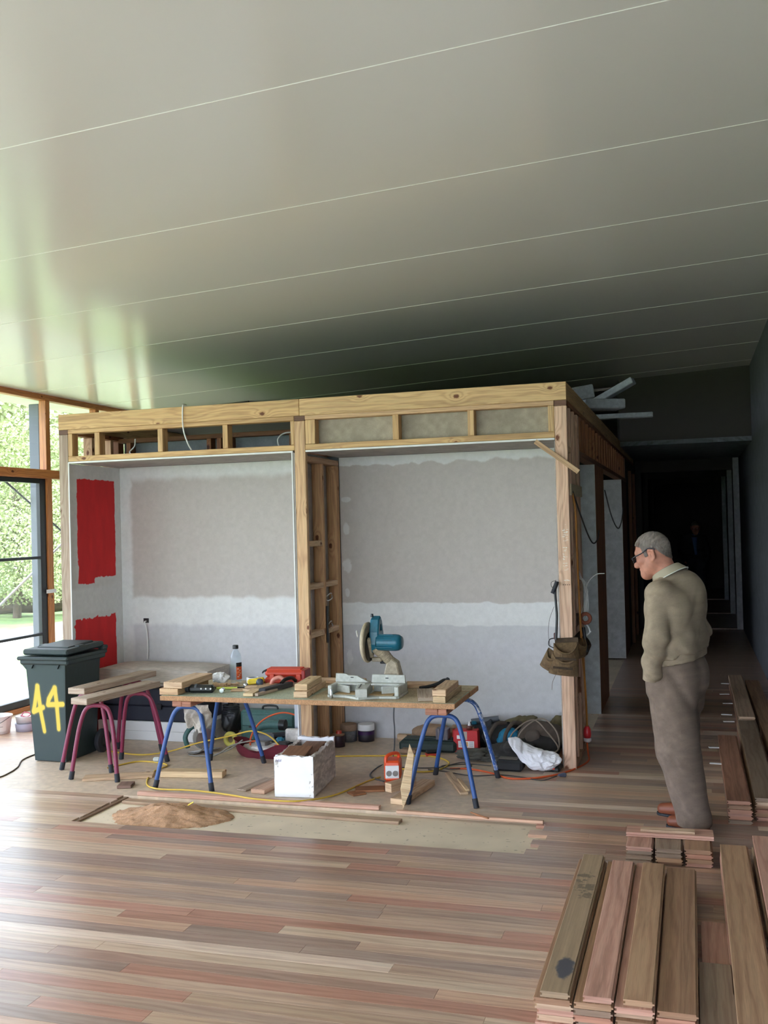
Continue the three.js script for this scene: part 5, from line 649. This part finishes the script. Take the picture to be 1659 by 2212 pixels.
// ---------- outside ----------
{
  const gnd = struct('ground'); const gT = tex(512, 512, (u, v) => { const f = fbm(u * 12, v * 12, 5, 12, 12), g = noise(u * 200, v * 200, 200, 200); const k = 0.72 + 0.4 * f + 0.12 * (g - 0.5); return [164 * k + 20 * (f - 0.5), 190 * k, 118 * k]; });
  gT.repeat.set(1 / 6, 1 / 6); const g = part(gnd, 'lawn', new THREE.BoxGeometry(220, 0.2, 220), mat(255, 255, 255, 0.95, { map: gT })); g.position.set(-116.6, -0.42, 0); const guv = g.geometry.attributes.uv; for (let i = 0; i < guv.count; i++) guv.setXY(i, guv.getX(i) * 220, guv.getY(i) * 220);
  const g2 = part(gnd, 'lawn', new THREE.BoxGeometry(112, 0.2, 94), g.material); g2.position.set(49.4, -0.42, 63); 
  bx(gnd, 'paved_edge', -6.9, -5.85, -0.32, -0.06, -20, 14, mat(190, 186, 176, 0.9), 0.01);
  bx(gnd, 'path', -13.6, -11.4, -0.33, -0.3, -60, 30, mat(206, 200, 178, 0.95), 0.005);
  M.leaf = [[156, 166, 112], [142, 152, 108], [176, 182, 136], [122, 132, 110]].map((c) => new THREE.MeshPhysicalMaterial({ color: C(...c), roughness: 0.7, side: THREE.DoubleSide })); M.bark = W(mat(122, 108, 92, 0.9), wornT, 2);
  const crown = (rx, ry, rz, n, s) => { const p = [], nn = []; for (let i = 0; i < n; i++) { let a = rr(0, 6.283), u = rr(-1, 1), r = Math.pow(rnd(), 0.45), q = Math.sqrt(1 - u * u); const c = [Math.cos(a) * q * r * rx, u * r * ry, Math.sin(a) * q * r * rz], k = fbm(c[0] * 1.1 + 7, c[1] * 1.1 + c[2] * 1.3, 2); if (k < 0.42) continue; const d = V(rr(-1, 1), rr(-1, 0.4), rr(-1, 1)).normalize(), e = V(rr(-1, 1), rr(-1, 1), rr(-1, 1)).cross(d).normalize(), L = s * rr(0.7, 1.4), Wd = L * 0.32; const A = V(...c), B = A.clone().addScaledVector(d, L), m1 = A.clone().addScaledVector(d, L * 0.5).addScaledVector(e, Wd), m2 = A.clone().addScaledVector(d, L * 0.5).addScaledVector(e, -Wd); for (const t of [A, m1, m2, m1, B, m2]) p.push(t.x, t.y, t.z); } const g = new THREE.BufferGeometry(); g.setAttribute('position', new THREE.Float32BufferAttribute(p, 3)); g.computeVertexNormals(); return g; };
  const shapes = [crown(2.6, 2.4, 2.6, 42000, 0.085), crown(3.4, 3.0, 3.4, 26000, 0.15), crown(3.0, 2.0, 2.6, 30000, 0.09)];
  const tree = (k, x, z, s, yc, m, label) => { const t = thing('garden_tree', label, 'tree', [x, -0.32, z], rr(0, 6), null); const c = part(t, 'crown', shapes[k], M.leaf[m]); c.position.y = yc; c.scale.setScalar(s); part(t, 'trunk', tube([[0, 0, 0], [0.05, yc * 0.4, 0.02], [0.0, yc * 0.8, 0.06], [0.1, yc + s, 0]], 0.11 * s, 20, 8), M.bark); for (let i = 0; i < 4; i++) part(t, 'branch', rod([0, yc * 0.5, 0], [Math.cos(i * 1.7) * s * 1.4, yc + 0.4 * i, Math.sin(i * 1.7) * s * 1.4], 0.05 * s, 7, 0.02 * s), M.bark); return t; };
  tree(0, -15.6, -14.2, 1.0, 2.7, 0, 'airy yellow green garden tree seen through the sashes beside the fallen logs');
  tree(1, -24, -26, 1.5, 5.2, 2, 'pale tall tree standing behind the garden tree at the far edge of the lawn');
  tree(2, -13.2, -13.6, 0.75, 1.9, 2, 'low bright bush between the garden tree and the window wall');
  const others = [[1, -23, -14, 1.2, 5, 'round crowned tree added left of the garden tree'], [1, -34, -40, 2.2, 8, 'largest dark tree added far behind the lawn'], [0, -30, -20, 2, 5.4, 'broad loose tree added behind the round crowned one']];  // added trees, mostly out of view, for green reflections and a dimmer low sky
  for (const q of others) { const t = tree(q[0], q[1], q[2], q[3], q[4], Math.floor(rnd() * 4), q[5]); }
  let t = thing('fallen_log', 'grey fallen log lying on the lawn under the garden tree', 'log', [-15.7, -0.3, -14.9], 0.4); part(t, 'trunk', tube([[-1.2, 0.2, 0], [-0.4, 0.26, 0.1], [0.5, 0.24, 0], [1.4, 0.34, -0.1]], 0.2, 30, 10), M.bark); part(t, 'limb', tube([[0.5, 0.3, 0], [0.9, 0.6, 0.2], [1.4, 0.75, 0.3]], 0.07, 16, 8), M.bark);
  t = thing('fallen_log', 'short cut log round beside the longer fallen log', 'log', [-16.6, -0.3, -15.4], 1.2); part(t, 'round', mv(cyl(0.26, 0.28, 0.6, 14), 0, 0, 0, Math.PI / 2).translate(0, 0.27, 0), M.bark);
  t = thing('veranda_post', 'grey steel post standing just outside the window mullion', 'post', [-6.02, -0.32, -2.1]); part(t, 'shaft', mv(cb(0.13, 3.55, 0.16, 0.006), 0, 1.775, 0), M.steel); part(t, 'base_plate', mv(cb(0.24, 0.02, 0.26, 0.004), 0, 0.012, 0), M.steel);
  solo('brace_rod', 'dark steel brace rod sloping down from the top of the outside post', 'brace', rod([-6.11, 2.78, -0.9], [-6.11, 1.28, -3.6], 0.012, 8), M.steel); solo('brace_rod', 'pale brace rod sloping up across the sashes outside', 'brace', rod([-6.11, 0.27, -0.1], [-6.11, 2.15, -3.45], 0.013, 8), M.white);
}
// ---------- people ----------
const cap = (a, b, ra, rb) => { const d = [b[0] - a[0], b[1] - a[1], b[2] - a[2]], l2 = d[0] * d[0] + d[1] * d[1] + d[2] * d[2]; return (x, y, z) => { const px = x - a[0], py = y - a[1], pz = z - a[2], h = clamp((px * d[0] + py * d[1] + pz * d[2]) / l2); return Math.hypot(px - d[0] * h, py - d[1] * h, pz - d[2] * h) - (ra + (rb - ra) * h); }; };
const smin = (a, b, k) => { const h = Math.max(k - Math.abs(a - b), 0) / k; return Math.min(a, b) - h * h * k * 0.25; };
const uni = (fs, k) => (x, y, z) => { let d = fs[0](x, y, z); for (let i = 1; i < fs.length; i++) d = smin(d, fs[i](x, y, z), k); return d; };
function surf(fn, lo, hi, cell) {
  const size = Math.max(hi[0] - lo[0], hi[1] - lo[1], hi[2] - lo[2]) + cell * 4, N = Math.ceil(size / cell), c = lo.map((v, i) => (v + hi[i]) / 2);
  const mc = new MarchingCubes(N, new THREE.MeshStandardMaterial(), false, false, 400000); mc.isolation = 0; const h = N / 2;
  const ix = (i) => c[0] + (i - h) * cell, iy = (i) => c[1] + (i - h) * cell, iz = (i) => c[2] + (i - h) * cell;
  for (let k = 0; k < N; k++) { const z = iz(k); for (let j = 0; j < N; j++) { const y = iy(j); for (let i = 0; i < N; i++) { const x = ix(i); mc.field[i + j * N + k * N * N] = x < lo[0] - cell || x > hi[0] + cell || y < lo[1] - cell || y > hi[1] + cell || z < lo[2] - cell || z > hi[2] + cell ? -1 : -fn(x, y, z); } } }
  mc.update();
  const n = mc.count, P = new Float32Array(n * 3); for (let i = 0; i < n; i++) { P[i * 3] = c[0] + mc.positionArray[i * 3] * h * cell; P[i * 3 + 1] = c[1] + mc.positionArray[i * 3 + 1] * h * cell; P[i * 3 + 2] = c[2] + mc.positionArray[i * 3 + 2] * h * cell; }
  let g = new THREE.BufferGeometry(); g.setAttribute('position', new THREE.BufferAttribute(P, 3)); g = mergeVertices(g, 1e-4); g.computeVertexNormals();
  const uv = new Float32Array(g.attributes.position.count * 2), p = g.attributes.position; for (let i = 0; i < p.count; i++) { uv[i * 2] = p.getX(i) * 0.8 + p.getZ(i) * 0.7; uv[i * 2 + 1] = p.getY(i); } g.setAttribute('uv', new THREE.BufferAttribute(uv, 2));
  return g;
}
function makePerson(label, colors) {
  const O = [0.735, 0, 1.2], t = thing('person', label, 'person', O);
  const F = V(-0.94, 0, -0.34).normalize(), L = V(-0.34, 0, 0.94).normalize(), U = V(0, 1, 0);
  const K = (x, y, z) => [x - O[0], y, z - O[2]];
  const at = (x, y, z, l = 0) => [x - O[0] + L.x * l, y, z - O[2] + L.z * l];
  // head frame
  const th = 0.31, f = F.clone().multiplyScalar(Math.cos(th)).addScaledVector(U, -Math.sin(th)), u = U.clone().multiplyScalar(Math.cos(th)).addScaledVector(F, Math.sin(th)), Hc = V(...K(0.617, 1.602, 1.195));
  const h = (a, b, c) => { const q = Hc.clone().addScaledVector(f, a).addScaledVector(u, b).addScaledVector(L, c); return [q.x, q.y, q.z]; };
  const ell = (a, b, c, ra, rb, rc) => { const o = h(a, b, c); return (x, y, z) => { const X = x - o[0], Y = y - o[1], Z = z - o[2], i = (X * f.x + Y * f.y + Z * f.z) / ra, j = (X * u.x + Y * u.y + Z * u.z) / rb, k = (X * L.x + Y * L.y + Z * L.z) / rc, d = Math.hypot(i, j, k); return (d - 1) * Math.min(ra, rb, rc); }; };
  const both = (fn) => [fn(1), fn(-1)];
  const skull = ell(-0.005, 0.02, 0, 0.1, 0.094, 0.077);
  const headCore = uni([skull, ell(0.04, -0.045, 0, 0.062, 0.08, 0.062), ...both((s) => cap(h(-0.015, -0.055, s * 0.052), h(0.072, -0.112, s * 0.018), 0.03, 0.026)), cap(h(0.078, -0.116, -0.01), h(0.078, -0.116, 0.01), 0.022, 0.022), cap(h(-0.03, -0.05, 0), K(0.705, 1.44, 1.2), 0.06, 0.068)], 0.03);
  const face = uni([headCore, cap(h(0.092, 0.0, 0), h(0.122, -0.046, 0), 0.01, 0.015), cap(h(0.112, -0.05, -0.012), h(0.112, -0.05, 0.012), 0.011, 0.011), ...both((s) => cap(h(0.088, 0.022, s * 0.012), h(0.078, 0.018, s * 0.045), 0.012, 0.012)), ...both((s) => cap(h(0.07, -0.03, s * 0.045), h(0.06, -0.03, s * 0.052), 0.02, 0.018))], 0.018);
  const lips = uni([cap(h(0.098, -0.078, -0.016), h(0.098, -0.078, 0.016), 0.007, 0.007), cap(h(0.096, -0.09, -0.014), h(0.096, -0.09, 0.014), 0.007, 0.007)], 0.004);
  const ears = both((s) => uni([ell(-0.022, -0.022, s * 0.079, 0.022, 0.034, 0.009), cap(h(-0.038, 0.0, s * 0.092), h(-0.036, -0.036, s * 0.089), 0.0065, 0.0055), cap(h(-0.038, 0.0, s * 0.092), h(-0.014, 0.011, s * 0.089), 0.0065, 0.006), cap(h(-0.014, 0.011, s * 0.088), h(-0.004, -0.005, s * 0.08), 0.006, 0.005), cap(h(-0.03, -0.044, s * 0.087), h(-0.016, -0.053, s * 0.082), 0.0065, 0.0075)], 0.007));
  const concha = both((s) => ell(-0.02, -0.02, s * 0.091, 0.009, 0.016, 0.008));
  const sock = both((s) => ell(0.102, -0.006, s * 0.031, 0.016, 0.011, 0.02));
  const head = (x, y, z) => { let d = smin(face(x, y, z), lips(x, y, z), 0.008); for (const s of sock) d = Math.max(d, -s(x, y, z)); for (const e of ears) d = smin(d, e(x, y, z), 0.007); for (const e of concha) d = Math.max(d, -e(x, y, z)); return d; };
  // skeleton
  const sL = K(0.652, 1.36, 1.36), eL = K(0.632, 1.13, 1.435), wL = K(0.6, 0.935, 1.395), hL = K(0.615, 0.86, 1.345), sR = K(0.765, 1.395, 1.03), eR = K(0.862, 1.115, 0.985), wR = K(0.75, 0.945, 1.0), hR = K(0.715, 0.87, 1.03);
  const hipL = K(0.712, 0.875, 1.28), knL = K(0.728, 0.455, 1.3), anL = K(0.812, 0.06, 1.285), hipR = K(0.765, 0.875, 1.115), knR = K(0.735, 0.46, 1.1), anR = K(0.775, 0.06, 1.045);
  const fingers = (w, hd) => { const d = V(hd[0] - w[0], hd[1] - w[1], hd[2] - w[2]).normalize(), o = []; for (let i = 0; i < 4; i++) { const b = V(...hd).addScaledVector(F, 0.024 - 0.016 * i), m = b.clone().addScaledVector(d, 0.045 - Math.abs(1.3 - i) * 0.005), e = m.clone().addScaledVector(d, 0.03).addScaledVector(F, 0.012); o.push(cap(b.toArray(), m.toArray(), 0.009, 0.008), cap(m.toArray(), e.toArray(), 0.008, 0.007)); } const b = V(...hd).addScaledVector(F, 0.02).addScaledVector(d, -0.03); o.push(cap(b.toArray(), b.clone().addScaledVector(F, 0.03).addScaledVector(d, 0.035).toArray(), 0.011, 0.009)); return o; };
  const core = uni([cap(at(0.735, 0.95, 1.2, -0.07), at(0.735, 0.95, 1.2, 0.07), 0.11, 0.11), cap(at(0.735, 1.24, 1.2, -0.08), at(0.735, 1.24, 1.2, 0.08), 0.11, 0.11), cap(K(0.735, 0.95, 1.2), K(0.715, 1.36, 1.2), 0.1, 0.1), cap(sL, sR, 0.06, 0.06), cap(K(0.715, 1.38, 1.2), K(0.69, 1.47, 1.2), 0.07, 0.06), cap(sL, eL, 0.05, 0.042), cap(eL, wL, 0.04, 0.028), cap(sR, eR, 0.05, 0.042), cap(eR, wR, 0.04, 0.028), cap(wL, hL, 0.026, 0.033), cap(wR, hR, 0.026, 0.033), cap(hipL, knL, 0.085, 0.058), cap(knL, anL, 0.055, 0.04), cap(hipR, knR, 0.085, 0.058), cap(knR, anR, 0.055, 0.04)], 0.03);
  const hands = uni([...fingers(wL, hL), ...fingers(wR, hR)], 0.004);
  const bodyFn = (x, y, z) => Math.min(core(x, y, z), hands(x, y, z));
  const g1 = surf(head, [Hc.x - 0.17, 1.4, Hc.z - 0.16], [Hc.x + 0.2, 1.74, Hc.z + 0.16], 0.0034), g2 = surf((x, y, z) => Math.max(bodyFn(x, y, z), y - 1.43), [-0.35, 0.02, -0.42], [0.35, 1.46, 0.42], 0.013);
  const skinT = W(mat(...colors.skin, 0.6), grainT, 3); const body = part(t, 'body', merge([g1, g2]), skinT);
  // hair
  const hd = (x, y, z) => { const X = x - Hc.x, Y = y - Hc.y, Z = z - Hc.z, a = X * f.x + Y * f.y + Z * f.z, b = X * u.x + Y * u.y + Z * u.z, l = Math.abs(X * L.x + Y * L.y + Z * L.z); const sb = 0.02 + 0.55 * Math.max(0, a), line = a > 0.034 ? sb : a > 0.004 ? -0.022 + (l < 0.05 ? 0.05 : 0) + 0.045 * sst(0.024, 0.034, a) : a > -0.045 ? 0.012 : 0.012 + 1.6 * (a + 0.045); return Math.max(Math.min(skull(x, y, z), headCore(x, y, z)) - 0.006 - 0.003 * (fbm(x * 160, y * 160 + z * 90, 2) - 0.5), (line - b) * 0.8, -(headCore(x, y, z) + 0.012)); };
  const hairT = tex(256, 256, (a, b) => { const k = 0.7 + 0.5 * fbm(a * 30, b * 12, 4, 30, 12), s = fbm(a * 5, b * 5, 3, 5, 5); return mix3([122 * k, 112 * k, 104 * k], [96 * k, 78 * k, 68 * k], sst(0.5, 0.7, s)); });
  part(t, 'hair', surf(hd, [Hc.x - 0.14, 1.46, Hc.z - 0.13], [Hc.x + 0.15, 1.74, Hc.z + 0.13], 0.0036), W(mat(255, 255, 255, 0.85), hairT, 4), 'short cropped grey hair');
  for (const s of [1, -1]) { const e = part(body, 'eye', mv(new THREE.SphereGeometry(0.0115, 14, 10), ...h(0.083, -0.006, s * 0.031)), mat(226, 220, 212, 0.3)); part(e, 'iris', mv(new THREE.SphereGeometry(0.006, 10, 8), ...h(0.0895, -0.008, s * 0.031)), mat(40, 34, 30, 0.3)); }
  if (colors.glasses) { const gl = part(t, 'glasses', merge([...both((s) => { const q = []; for (let i = 0; i < 18; i++) { const a = i / 18 * 6.283; q.push(h(0.121 - 0.012 * Math.abs(Math.cos(a)), -0.014 + 0.015 * Math.sin(a), s * (0.036 + 0.024 * Math.cos(a)))); } return tube(q, 0.003, 40, 6, true); }), ...both((s) => tube([h(0.112, -0.008, s * 0.062), h(0.09, -0.002, s * 0.078), h(0.03, 0.006, s * 0.09), h(-0.012, 0.019, s * 0.093), h(-0.036, 0.014, s * 0.091), h(-0.052, 0.0, s * 0.088)], 0.0038, 40, 6)), tube([h(0.121, -0.008, -0.012), h(0.125, -0.004, 0), h(0.121, -0.008, 0.012)], 0.003, 10, 6)]), mat(34, 34, 44, 0.3), 'dark framed glasses'); for (const s of [1, -1]) part(gl, 'lens', (() => { const g = new THREE.SphereGeometry(1, 16, 10); warp(g, (v) => { const q = h(0.117 + v.z * 0.0015 - 0.008 * Math.abs(v.x), -0.014 + v.y * 0.014, s * (0.036 + v.x * 0.023)); v.set(...q); }); return g; })(), mat(40, 44, 52, 0.12)); }
  // jumper
  const fold = (x, y, z) => 0.02 * (fbm(x * 11 + z * 7 + 3, y * 5 + z * 9, 3) - 0.5) + 0.009 * Math.sin(y * 46 + x * 30 + 7 * fbm(x * 6, y * 6 + z * 4, 2)) * sst(1.25, 0.98, y) ;
  const jump = uni([cap(at(0.738, 1.27, 1.2, -0.105), at(0.738, 1.27, 1.2, 0.105), 0.14, 0.14), cap(at(0.735, 1.1, 1.2, -0.085), at(0.735, 1.1, 1.2, 0.085), 0.148, 0.148), cap(at(0.74, 1.03, 1.2, -0.085), at(0.74, 1.03, 1.2, 0.085), 0.14, 0.14), cap(sL, sR, 0.078, 0.082), cap(K(0.735, 1.3, 1.2), K(0.72, 1.425, 1.2), 0.125, 0.095), cap(K(0.79, 1.36, 1.17), K(0.76, 1.2, 1.19), 0.12, 0.12)], 0.06);
  const sleeve = (s, e, w) => uni([cap(s, e, 0.076, 0.068), cap(e, w, 0.068, 0.052)], 0.03), aL = sleeve(sL, eL, [wL[0], wL[1] - 0.02, wL[2]]), aR = sleeve(sR, eR, wR);
  const neckHole = cap(K(0.7, 1.5, 1.2), K(0.66, 1.56, 1.2), 0.07, 0.07);
  const hem = (x) => 1.005 + 0.16 * (x + 0.02);
  const jf = (x, y, z) => { const b = Math.max(jump(x, y, z), hem(x) - y), a = Math.min(aL(x, y, z), aR(x, y, z)); let d = smin(b, a, 0.035) + fold(x, y, z); const cr = aL(x, y, z) - jump(x, y, z); d += 0.007 * Math.exp(-cr * cr * 1800) * sst(1.42, 1.3, y); return Math.max(d, -neckHole(x, y, z)); };
  const jm = W(mat(...colors.top, 0.95), grainT, 2.2); part(t, 'jumper', surf(jf, [-0.42, 0.86, -0.42], [0.36, 1.56, 0.42], 0.0095), jm, colors.topLabel);
  part(t, 'jumper_band', surf((x, y, z) => Math.max(uni([cap(at(0.74, 1.0, 1.2, -0.085), at(0.74, 1.0, 1.2, 0.085), 0.139, 0.139)], 0.02)(x, 0.0 + 1.0, z), y - hem(x) - 0.02, hem(x) - 0.042 - y), [-0.3, 0.9, -0.32], [0.32, 1.1, 0.32], 0.009), jm, 'ribbed waistband');
  for (const [e, w] of [[eL, wL], [eR, wR]]) { const d = V(w[0] - e[0], w[1] - e[1], w[2] - e[2]).normalize(), a = V(...w).addScaledVector(d, 0.012), b = a.clone().addScaledVector(d, 0.05); part(t, 'cuff', rod(a.toArray(), b.toArray(), 0.047, 20, 0.043), jm); }
  // collar
  { const a = V(...K(0.716, 1.455, 1.2)), b = V(...K(0.668, 1.535, 1.195)), ax = b.clone().sub(a).normalize(), r1 = L.clone(), r2 = ax.clone().cross(r1).normalize(), P = [], I = [], n = 40; for (let j = 0; j < 4; j++) for (let i = 0; i <= n; i++) { const q = i / n * 6.283, k = [0, 0.05, 0.052, 0.006][j], r = [0.112, 0.083, 0.078, 0.098][j], fr = Math.max(0, Math.cos(q - Math.PI * (r2.dot(F) > 0 ? 0 : 1))), p = a.clone().addScaledVector(ax, k - (j === 0 || j === 3 ? 0.022 * fr : 0)).addScaledVector(r1, Math.sin(q) * r).addScaledVector(r2, Math.cos(q) * r * (1 + 0.12 * fr)); P.push(p.x, p.y, p.z); } for (let j = 0; j < 3; j++) for (let i = 0; i < n; i++) { const k = j * (n + 1) + i; I.push(k, k + 1, k + n + 1, k + 1, k + n + 2, k + n + 1); } const g = new THREE.BufferGeometry(); g.setAttribute('position', new THREE.Float32BufferAttribute(P, 3)); g.setIndex(I); g.computeVertexNormals(); const cm = mat(...colors.collar, 0.9, { side: THREE.DoubleSide }); const co = part(t, 'collar', g, cm, 'turned down collar'); const e = []; for (let i = 0; i < n; i += 2) e.push(P.slice(i * 3, i * 3 + 3)); part(co, 'edge_piping', tube(e, 0.003, 60, 6, true), mat(214, 216, 206, 0.9), 'pale collar edge'); }
  // trousers
  const tf = (x, y, z) => { const k = fbm(x * 9 + z * 8 + y * 2.2, y * 3 + 3, 3) - 0.5, d = uni([cap(at(0.735, 0.93, 1.2, -0.075), at(0.735, 0.93, 1.2, 0.075), 0.138, 0.138), cap(K(0.79, 0.86, 1.2), K(0.8, 0.9, 1.18), 0.115, 0.11), cap(hipL, knL, 0.138, 0.11), cap(knL, [anL[0], 0.06, anL[2]], 0.112, 0.092), cap([anL[0], 0.06, anL[2]], [anL[0] - 0.005, -0.1, anL[2]], 0.092, 0.09), cap(hipR, knR, 0.13, 0.1), cap(knR, anR, 0.1, 0.085), cap(hL, [hL[0], hL[1] - 0.05, hL[2]], 0.055, 0.05)], 0.035)(x, y, z); const q = x + 0.55 * (y - 0.9) + 0.02; return Math.max(d + 0.04 * k * sst(1.0, 0.8, y) + 0.016 * Math.exp(-q * q * 900) * sst(0.35, 0.6, y), y - 1.02 - 0.16 * x, (x < -0.0 && z < -0.07 ? 0.07 : 0.032) - y); };
  part(t, 'trousers', surf(tf, [-0.3, 0.0, -0.36], [0.3, 1.08, 0.36], 0.0098), W(mat(...colors.legs, 0.95), grainT, 2.2), colors.legLabel);
  for (const [ax, az] of [[0.85, 1.31], [0.79, 1.06]]) { const hp = K(ax, 0.04, az), toe = V(...hp).addScaledVector(F, 0.17); const s = part(t, 'shoe', surf((x, y, z) => Math.max(uni([cap(hp, [hp[0] - 0.02, 0.05, hp[2]], 0.045, 0.045), cap([hp[0] - 0.02, 0.055, hp[2]], [toe.x, 0.035, toe.z], 0.045, 0.036)], 0.03)(x, y, z), 0.014 - y), [Math.min(hp[0], toe.x) - 0.06, 0, Math.min(hp[2], toe.z) - 0.06], [hp[0] + 0.06, 0.12, hp[2] + 0.06], 0.005), mat(...colors.shoe, 0.5)); part(s, 'sole', surf((x, y, z) => Math.max(uni([cap(hp, [toe.x, 0.04, toe.z], 0.049, 0.041)], 0.02)(x, 0.04, z), y - 0.016, 0.001 - y), [Math.min(hp[0], toe.x) - 0.07, 0, Math.min(hp[2], toe.z) - 0.07], [hp[0] + 0.07, 0.02, hp[2] + 0.07], 0.004), M.rubber, 'dark sole'); }
  return t;
}
const man = makePerson('older man in beige collared jumper and brown trousers looking down with hands in pockets', { skin: [206, 142, 118], top: [168, 150, 126], topLabel: 'beige knitted jumper', collar: [162, 152, 130], legs: [134, 116, 102], legLabel: 'brown corduroy trousers', shoe: [124, 66, 42], glasses: true });
man.name = 'person';
{ // second figure deep in the corridor: same build, other clothes, facing this way
  const p = man.clone(); p.name = numbered('person'); scene.add(p); p.position.set(0.9, 0.001, -14.1); p.rotation.y = 1.95; tag(p, 'person in dark jacket and blue shirt standing deep in the dark corridor', 'person');
  const dm = { jumper: mat(28, 30, 36, 0.9), jumper_band: mat(28, 30, 36, 0.9), cuff: mat(28, 30, 36, 0.9), collar: mat(60, 84, 120, 0.9), trousers: mat(30, 34, 44, 0.9) };
  for (const c of [...p.children]) { if (c.name === 'glasses') { p.remove(c); continue; } if (dm[c.name]) { c.material = dm[c.name]; if (c.name === 'jumper') c.userData = { label: 'dark jacket' }; else if (c.name === 'trousers') c.userData = { label: 'dark trousers' }; else c.userData = {}; } }
  bxShirt(p);
}
function bxShirt(p) { const g = warp(new THREE.CylinderGeometry(0.085, 0.07, 0.36, 20, 6, true, Math.PI * 1.18, 1.1), (v) => { v.z *= 0.9; const k = (v.y + 0.18) / 0.36; v.z = v.z * (0.35 + 0.65 * k); }); const s = part(p, 'shirt', g.translate(-0.085, 1.22, -0.02), mat(74, 104, 150, 0.9, { side: THREE.DoubleSide }), 'blue shirt front'); s.scale.set(1.35, 1, 1.35); }
renderer.render(scene, camera);
